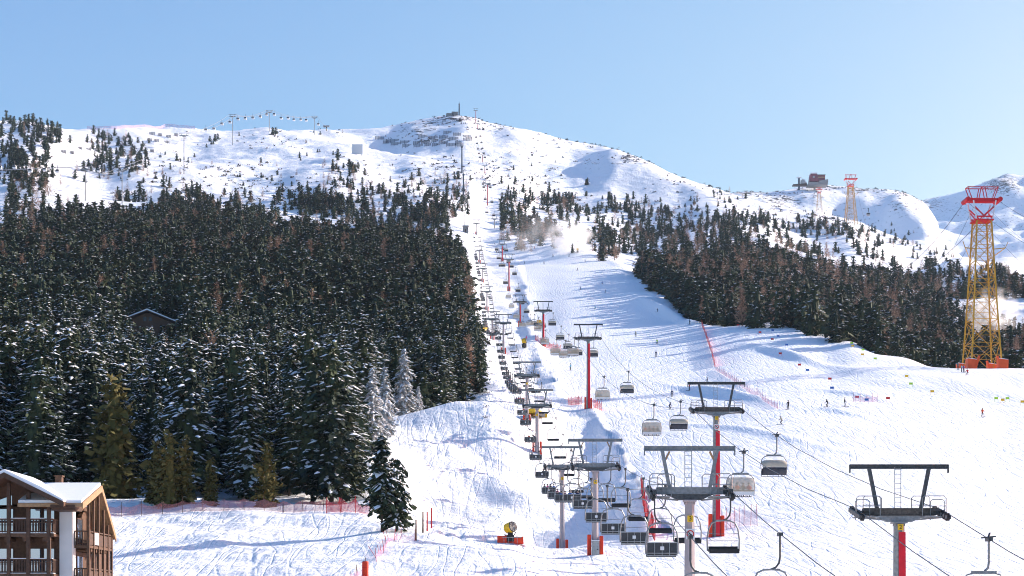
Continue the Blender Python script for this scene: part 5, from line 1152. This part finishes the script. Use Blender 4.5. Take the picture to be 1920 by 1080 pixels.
m = MB(); m.box(-2.4 * s_, -.2 * s_, -6.1, -6, 1.5 * s_, 4.5 * s_); m.build('window', M['tint'], t)
# station on the ridge
Ys = 3040; s_ = Ys / F; Z_ = lambda px, py: ((px - 1520) * s_, (346 - py) * s_)
t = empty('cable_car_station', P(1520, 346, Ys), 0, 'dark red-purple cable car station with a block tower on the snowy ridge', 'building')
def pr(name, pts, y0, y1, mt, par=None): m = MB(); m.prism([Z_(a, b) for a, b in pts], y0, y1); return m.build(name, mt, par or t)
bl = pr('block_tower', [(1517, 342), (1532, 342), (1531, 328), (1529, 327), (1520, 327), (1518.5, 329)], -8, 10, M['purple']); pr('roof', [(1518, 327.6), (1531, 327.6), (1530, 325.6), (1520, 325.8)], -9, 10, M['snow'], bl)
pr('window', [(1522.5, 332), (1526, 332), (1526, 335.5), (1522.5, 335.5)], -8.4, -8, M['lsteel'], bl)
wg = pr('wing', [(1532, 346), (1546, 346), (1546, 330), (1532, 330)], -6, 9, M['purple']); pr('roof', [(1531.5, 330), (1546.6, 330), (1546.6, 328.9), (1531.5, 328.9)], -7, 10, M['dsteel'], wg)
pr('window', [(1533, 333), (1545, 333), (1545, 335), (1533, 335)], -6.4, -6, M['woodl'], wg); pr('terrace', [(1534, 347), (1550.5, 347), (1550.5, 339), (1534, 342)], -12, -6.5, M['conc'])
pr('foundation', [(1512, 350), (1550, 350), (1548, 344), (1515, 344)], -11, 9, M['conc']).parent = t
t2 = empty('lift_station', P(1505, 346, Ys), 0, 'small pale lift station with a sloping roof beside the purple block', 'building')
def pr2(name, pts, y0, y1, mt): m = MB(); m.prism([((a - 1505) * s_, (346 - b) * s_) for a, b in pts], y0, y1); return m.build(name, mt, t2)
pr2('wall', [(1502, 346), (1511, 344), (1508, 338), (1504, 337), (1501, 340)], -4, 4, M['lsteel']); pr2('roof', [(1501, 338.5), (1504, 336.2), (1508, 337.2), (1512, 343.6), (1510.8, 344), (1507.5, 338.3), (1504, 337.3)], -5, 5, M['snow']); pr2('deck', [(1486, 349), (1512, 349), (1512, 345), (1486, 347)], -6, 4, M['woodd'])
t3 = empty('station_mast', P(1498, 353, Ys), 0, 'pale blue mast with a wide head beside the ridge station', 'mast')
m = MB(); m.bar((0, 0, -3), (0, 0, 19), 3.2, 3.2); m.build('column', M['mast'], t3); m = MB(); m.bar((-4.5, 0, 20), (4.5, 0, 20.5), 2, 1.6); m.tube([(0, 0, 19), (0, 0, 22)], 1, 6); m.build('head', M['white'], t3)

# ---------------------------------------------------------------- lattice cable car towers
def cable_tower(p, H, b0, b1, label, footings=True, s=1.0, th=.26):
    """H: height of the ochre shaft; b0, b1: half widths at foot and top"""
    t = empty('cable_car_tower', p, .03, label, 'cable car tower', 'lattice towers of the cable car'); cs = [(-1, -1), (1, -1), (1, 1), (-1, 1)]
    lv = [0, .17, .33, .47, .60, .72, .83, .92, 1.0]; rad = lambda f: b0 + (b1 - b0) * f ** .85
    for a, b in cs:
        m = MB()
        for f0, f1 in zip(lv[:-1], lv[1:]): m.bar((a * rad(f0), b * rad(f0), H * f0 - (1 if f0 == 0 else 0)), (a * rad(f1), b * rad(f1), H * f1), th * 1.55 * s, th * 1.55 * s)
        m.build('leg', M['gold'], t)
    m = MB()
    for k, (f0, f1) in enumerate(zip(lv[:-1], lv[1:])):
        for q in range(4):
            a, b = cs[q], cs[(q + 1) % 4]; r0, r1 = rad(f0), rad(f1)
            m.bar((a[0] * r0, a[1] * r0, H * f0), (b[0] * r1, b[1] * r1, H * f1), th * .55 * s, th * .55 * s); m.bar((b[0] * r0, b[1] * r0, H * f0), (a[0] * r1, a[1] * r1, H * f1), th * .55 * s, th * .55 * s)
            m.bar((a[0] * r1, a[1] * r1, H * f1), (b[0] * r1, b[1] * r1, H * f1), th * .6 * s, th * .6 * s)
            fm = (f0 + f1) / 2; rm = rad(fm); m.bar((a[0] * rm, a[1] * rm, H * fm), (b[0] * rm, b[1] * rm, H * fm), th * .4 * s, th * .4 * s)
    m.build('bracing', M['gold'], t)
    m = MB(); za = H * .80; ra = rad(.8)
    for sx in (-1, 1):
        m.bar((sx * ra, -ra, za), (sx * (ra + 3.6 * s), -ra - .5, za + .3 * s), .25 * s, .25 * s); m.bar((sx * ra, ra, za - 2.4 * s), (sx * (ra + 3.6 * s), -ra - .5, za + .3 * s), .18 * s, .18 * s); m.bar((sx * (ra + 3.6 * s), -ra - .5, za + .3 * s), (sx * (ra + 4.4 * s), -ra - .8, za + 2.2 * s), .16 * s, .16 * s)
    m.build('side_arm', M['gold'], t)
    h1 = H + 6.0 * s; m = MB()          # white and red head
    for a, b in cs: m = MB(); m.bar((a * b1 * 1.1, b * b1 * 1.1, H), (a * b1 * 1.55, b * b1 * 1.2, h1), .34 * s, .34 * s); m.build('head_strut', M['white'], t)
    m = MB()
    for b in (-1, 1):
        m.bar((-b1 * 1.4, b * b1 * 1.1, H + 4.2 * s), (0, b * b1, H + 1.2 * s), .35 * s, .35 * s); m.bar((b1 * 1.4, b * b1 * 1.1, H + 4.2 * s), (0, b * b1, H + 1.2 * s), .35 * s, .35 * s); m.bar((-b1 * 1.2, b * b1 * 1.1, H + 1.0 * s), (b1 * 1.2, b * b1 * 1.1, H + 1.0 * s), .4 * s, .4 * s)
    for a in (-1, 1): m.bar((a * b1 * 1.25, -b1, H), (a * b1 * 1.25, b1, H + 3 * s), .3 * s, .3 * s)
    m.box(-b1 * 1.3, b1 * 1.3, -b1 * 1.2, b1 * 1.2, H - .15, H + .2); m.build('head_brace', M['towred'], t)
    bw = 5.1 * s; m = MB(); m.box(-bw, bw, -1.1 * s, 1.1 * s, h1, h1 + 1.15 * s)
    for sx in (-1, 1): m.tube([(sx * bw, -2.6 * s, h1 + .5 * s), (sx * bw, 2.6 * s, h1 + .5 * s)], .75 * s, 8)
    m.build('crossbeam', M['towred'], t)
    zt = h1 + 4.6 * s; m = MB()
    for b in (-1.2, 1.2):
        m.bar((-bw * .95, b * s, zt), (bw * .95, b * s, zt), .22 * s, .22 * s)
        for (xa, xb) in ((-bw * .95, -bw * .7), (-.6, -bw * .25), (.6, bw * .25), (bw * .95, bw * .7)): m.bar((xa, b * s, zt), (xb, b * s, h1 + 1.1 * s), .22 * s, .22 * s)
    for x in (-bw * .95, 0, bw * .95): m.bar((x, -1.2 * s, zt), (x, 1.2 * s, zt), .2 * s, .2 * s)
    m.build('top_frame', M['towred'], t)
    if footings:
        for a, b in cs:
            m = MB(); x, y = a * b0, b * b0; m.prism([(x - 1.3, -3), (x + 1.3, -3), (x + 1.5, 2.2), (x - 1.5, 2.6)], y - 1.3, y + 1.3); m.bar((x - a * .8, y - 1.0, -1), (x - a * 2.1, y - 1.2, 3.4), .55, .8)
            ft = m.build('footing', M['orange'], t); m = MB(); m.prism([(x - 1.48, 2.62), (x + 1.48, 2.23), (x + 1.3, 2.4), (x - 1.3, 2.82)], y - 1.2, y + 1.2); m.build('snow_cap', M['snow'], ft)
    return t
pT = onY(1841, 505); pT.z = float(Zat(pT.x, 505)); hT = (690 - 412) / F * 505
tn = cable_tower(pT, hT, 4.9, 2.3, 'big ochre lattice tower with red head and orange footings, tallest of the three')
p2 = hit(1595, 416, 1400, 2200); s2 = p2.y / 500 * 1.0; cable_tower(p2, (415 - 342) / F * p2.y, 11 / F * p2.y, 4.5 / F * p2.y, 'ochre lattice tower with red head standing on the far shoulder, mid-sized of the three', False, 10.5 / F * p2.y / 5.1, .26)
p3 = hit(1536, 402, 2150, 3000); cable_tower(p3, (400 - 362) / F * p3.y, 5.5 / F * p3.y, 2.5 / F * p3.y, 'faint small lattice tower on the slope under the ridge station', False, 5 / F * p3.y / 5.1, .22)
ctop = Vector((pT.x, pT.y, pT.z + hT + 6.6)); c2 = p2 + Vector((0, 0, (415 - 342) / F * p2.y + 6))
def cable(a, b, sag, r, label, name='track_cable'):
    a, b = Vector(a), Vector(b); pts = [a.lerp(b, k / 24) - Vector((0, 0, sag * 4 * (k / 24) * (1 - k / 24))) for k in range(25)]
    m = MB(); m.tube(pts, r, 5); tag(m.build(name, M['rope']), label, 'steel cable', 'cables of the cable car')
side = ['mountain side', 'valley side']
for k, sx in enumerate((-5.1, 5.1)):
    cable(ctop + Vector((sx, 0, 0)), c2 + Vector((sx * 1.2, 0, 0)), 60, .10, 'thick track cable sagging from the big tower to the far shoulder tower, ' + side[k])
    cable(ctop + Vector((sx, 0, 0)), P(2150 + 60 * k, 560 - 60 * k, 330) , 3, .05, 'thick track cable leaving the big tower towards the valley, ' + side[k])
    cable(ctop + Vector((sx * .5, 0, -2)), c2 + Vector((sx * .6, 0, -8)), 90, .06, 'thin haul cable sagging lower between the big and the far tower, ' + side[k])
    cable(ctop + Vector((sx * .5, 0, -3)), P(2150 + 60 * k, 640 - 60 * k, 330), 5, .035, 'thin haul cable leaving the big tower towards the valley, ' + side[k])
Yc = 1700; t = empty('cable_car', P(1628, 395, Yc), 0, 'small dark-roofed cable car cabin hanging in front of the blue mountainside', 'cable car'); u = Yc / F
m = MB(); m.bar((0, 0, -3 * u), (.8 * u, 0, 4 * u), .5, .5); m.build('hanger', M['dsteel'], t); m = MB(); m.box(-1.2 * u, 1.2 * u, -.5 * u, .5 * u, 3.5 * u, 4.6 * u); m.build('carriage', M['dsteel'], t)
m = MB(); m.box(-3 * u, 3 * u, -2 * u, 2 * u, -10 * u, -4.5 * u); m.build('cabin', M['lsteel'], t, bevel=.4); m = MB(); m.box(-3.1 * u, 3.1 * u, -2.1 * u, 2.1 * u, -7 * u, -4.6 * u); m.build('window', M['tint'], t)

# ---------------------------------------------------------------- gondola lift on the ridge
GP = [(160, 1290, 312, 350), (229, 1350, 315, 343), (345, 1560, 250, 280), (436, 2060, 215, 254), (505, 2200, 207, 240), (590, 2300, 218, 241), (612, 2340, 236, 243)]
gl = ['gondola pylon standing among trees above the big dark wood', 'short gondola pylon just uphill of the one among trees', 'gondola pylon alone on the open slope below the skyline', 'tall gondola pylon on the skyline where the cabins begin', 'tallest gondola pylon on the skyline, on the little snow hump', 'brown-based gondola pylon on the skyline saddle']
ga = []
for k, (px, Y, pt, pf) in enumerate(GP):
    s_ = Y / F; za = (HZ - pt) * s_; zb = (HZ - pf) * s_; xx = (px - 960) * s_; ga.append(Vector((xx, Y, za)))
    if k < 6: lift_tower('G', xx, Y, min(zb, float(Zat(xx, Y))), za - 2, gl[k], red=False, detail=False, pads=False, gauge=4.2)
t = empty('gondola_station', P(612, 243, 2340), 0, 'small dark gondola turnaround on the skyline saddle', 'lift station')
m = MB(); m.tube([(0, 0, -2), (0, 0, 4)], .8, 6); m.build('column', M['dsteel'], t); m = MB(); m.box(-4.5, 4.5, -2, 2, 4, 5.6); m.bar((-4, 0, 3), (4, 0, 6), .8, .5); m.build('wheel_frame', M['galv'], t)
for k, sx in enumerate((-4.2, 4.2)):
    pts = [Vector((-620, 1180, (HZ - 306) * 1180 / F))] + ga; pp = []
    for a, b in zip(pts[:-1], pts[1:]):
        for q in range(8): f = q / 8; pp.append(a.lerp(b, f) + Vector((sx, 0, -4 * f * (1 - f) * 5)))
    pp.append(pts[-1] + Vector((sx, 0, 0))); m = MB(); m.tube(pp, .16, 4); tag(m.build('gondola_rope', M['lsteel']), 'pale gondola rope along the ridge, ' + ['uphill strand', 'downhill strand'][k], 'steel cable', 'ropes of the gondola lift')
def gpart():
    m = MB(); m.prism([(-1.2, -5.6), (1.2, -5.6), (1.45, -4.6), (1.1, -3.3), (-1.1, -3.3), (-1.45, -4.6)], -1.2, 1.2); a = mesh_of(m, 'cabin', M['white'])
    m = MB(); m.prism([(-1.47, -4.7), (1.47, -4.7), (1.15, -3.5), (-1.15, -3.5)], -1.25, 1.25); b = mesh_of(m, 'window', M['tint'])
    m = MB(); m.bar((0, 0, 0), (0, 0, -3.3), .25, .25); c = mesh_of(m, 'hanger', M['dsteel']); return [('cabin', a), ('window', b), ('hanger', c)]
GPM = gpart()
for k, (px, py, Y) in enumerate([(0, 306, 1180), (27, 305, 1200), (57, 312, 1215), (84, 310, 1230), (108, 313, 1245), (185, 312, 1300), (301, 288, 1500), (386, 238, 1950), (401, 236, 1980), (416, 227, 2010), (431, 224, 2040), (446, 218, 2075), (460, 217, 2100), (474, 216, 2130), (488, 214, 2160), (500, 210, 2190), (514, 210, 2205), (527, 217, 2225), (540, 217, 2240), (551, 220, 2255), (564, 220, 2265), (574, 221, 2280), (597, 229, 2310)]):
    r = put(GPM, 'gondola_cabin', P(px, py - 3, Y), 0, 'small gondola cabin, %s from the frame edge along the ridge rope' % ordn(k + 1), 'gondola cabin', 'gondola cabins'); sc_ = (1.0 if Y < 1600 else 1.25); r.scale = (sc_,) * 3

# ---------------------------------------------------------------- snow-gun clouds
def cloud(p, r, dens, name, lab, seed):
    m = MB(); n, k = 16, 10; vs = []
    for i_ in range(k + 1):
        ph = -math.pi / 2 + math.pi * i_ / k
        for j_ in range(n): vs.append((math.cos(2 * math.pi * j_ / n) * math.cos(ph) * r[0], math.sin(2 * math.pi * j_ / n) * math.cos(ph) * r[1], math.sin(ph) * r[2]))
    m.add(vs, [(i_ * n + j_, i_ * n + (j_ + 1) % n, (i_ + 1) * n + (j_ + 1) % n, (i_ + 1) * n + j_) for i_ in range(k) for j_ in range(n)])
    mt = bpy.data.materials.new(name); mt.use_nodes = True; n_ = mt.node_tree.nodes; l = mt.node_tree.links; n_.remove(n_['Principled BSDF'])
    v = n_.new('ShaderNodeVolumePrincipled'); v.inputs['Color'].default_value = (1, 1, 1, 1); v.inputs['Anisotropy'].default_value = .5
    tc = n_.new('ShaderNodeTexCoord'); nz = n_.new('ShaderNodeTexNoise'); nz.inputs['Scale'].default_value = 2.6 / max(r) * 1.0; nz.inputs['Detail'].default_value = 4
    mp = n_.new('ShaderNodeMapping'); mp.inputs['Location'].default_value = (seed, 0, 0); l.new(tc.outputs['Object'], mp.inputs[0]); l.new(mp.outputs[0], nz.inputs['Vector'])
    dv = n_.new('ShaderNodeVectorMath'); dv.operation = 'DIVIDE'; dv.inputs[1].default_value = r; l.new(tc.outputs['Object'], dv.inputs[0])
    ln = n_.new('ShaderNodeVectorMath'); ln.operation = 'LENGTH'; l.new(dv.outputs[0], ln.inputs[0])
    mr = n_.new('ShaderNodeMapRange'); mr.inputs[1].default_value = 1.0; mr.inputs[2].default_value = .2; l.new(ln.outputs['Value'], mr.inputs[0])
    m2 = n_.new('ShaderNodeMapRange'); m2.inputs[1].default_value = .42; m2.inputs[2].default_value = .66; l.new(nz.outputs['Fac'], m2.inputs[0])
    mu = n_.new('ShaderNodeMath'); mu.operation = 'MULTIPLY'; l.new(mr.outputs[0], mu.inputs[0]); l.new(m2.outputs[0], mu.inputs[1])
    m3 = n_.new('ShaderNodeMath'); m3.operation = 'MULTIPLY'; m3.inputs[1].default_value = dens; l.new(mu.outputs[0], m3.inputs[0]); l.new(m3.outputs[0], v.inputs['Density'])
    l.new(v.outputs[0], n_['Material Output'].inputs['Volume'])
    o = m.build(name, mt, smooth=True); o.location = p; tag(o, lab, kind='stuff')
cloud(P(1068, 449, 1185), (20, 10, 16), .5, 'snow_cloud', 'white cloud of machine-made snow above the crest of the piste', 1.0)
cloud(P(1010, 440, 1210), (40, 16, 20), .03, 'snow_mist', 'thin veil of machine-made snow drifting before the pines', 5.0)
cloud(P(1862, 585, 900), (17, 10, 15), .3, 'snow_smoke', 'pale smoke of machine-made snow behind the big lattice tower', 9.0)
cloud(P(1905, 500, 1350), (24, 16, 18), .05, 'snow_vapour', 'faint snow vapour over the far strip of piste', 13.0)

# ---------------------------------------------------------------- air
m = MB(); m.box(-4200, 4200, -120, 7600, -70, 2600)
mt = bpy.data.materials.new('haze'); mt.use_nodes = True; n_ = mt.node_tree.nodes; n_.remove(n_['Principled BSDF'])
v = n_.new('ShaderNodeVolumePrincipled'); v.inputs['Color'].default_value = (.62, .80, 1.0, 1); v.inputs['Density'].default_value = .00002; v.inputs['Anisotropy'].default_value = .2
mt.node_tree.links.new(v.outputs[0], n_['Material Output'].inputs['Volume'])
tag(m.build('haze', mt), 'thin blue winter air over the valley', kind='stuff')
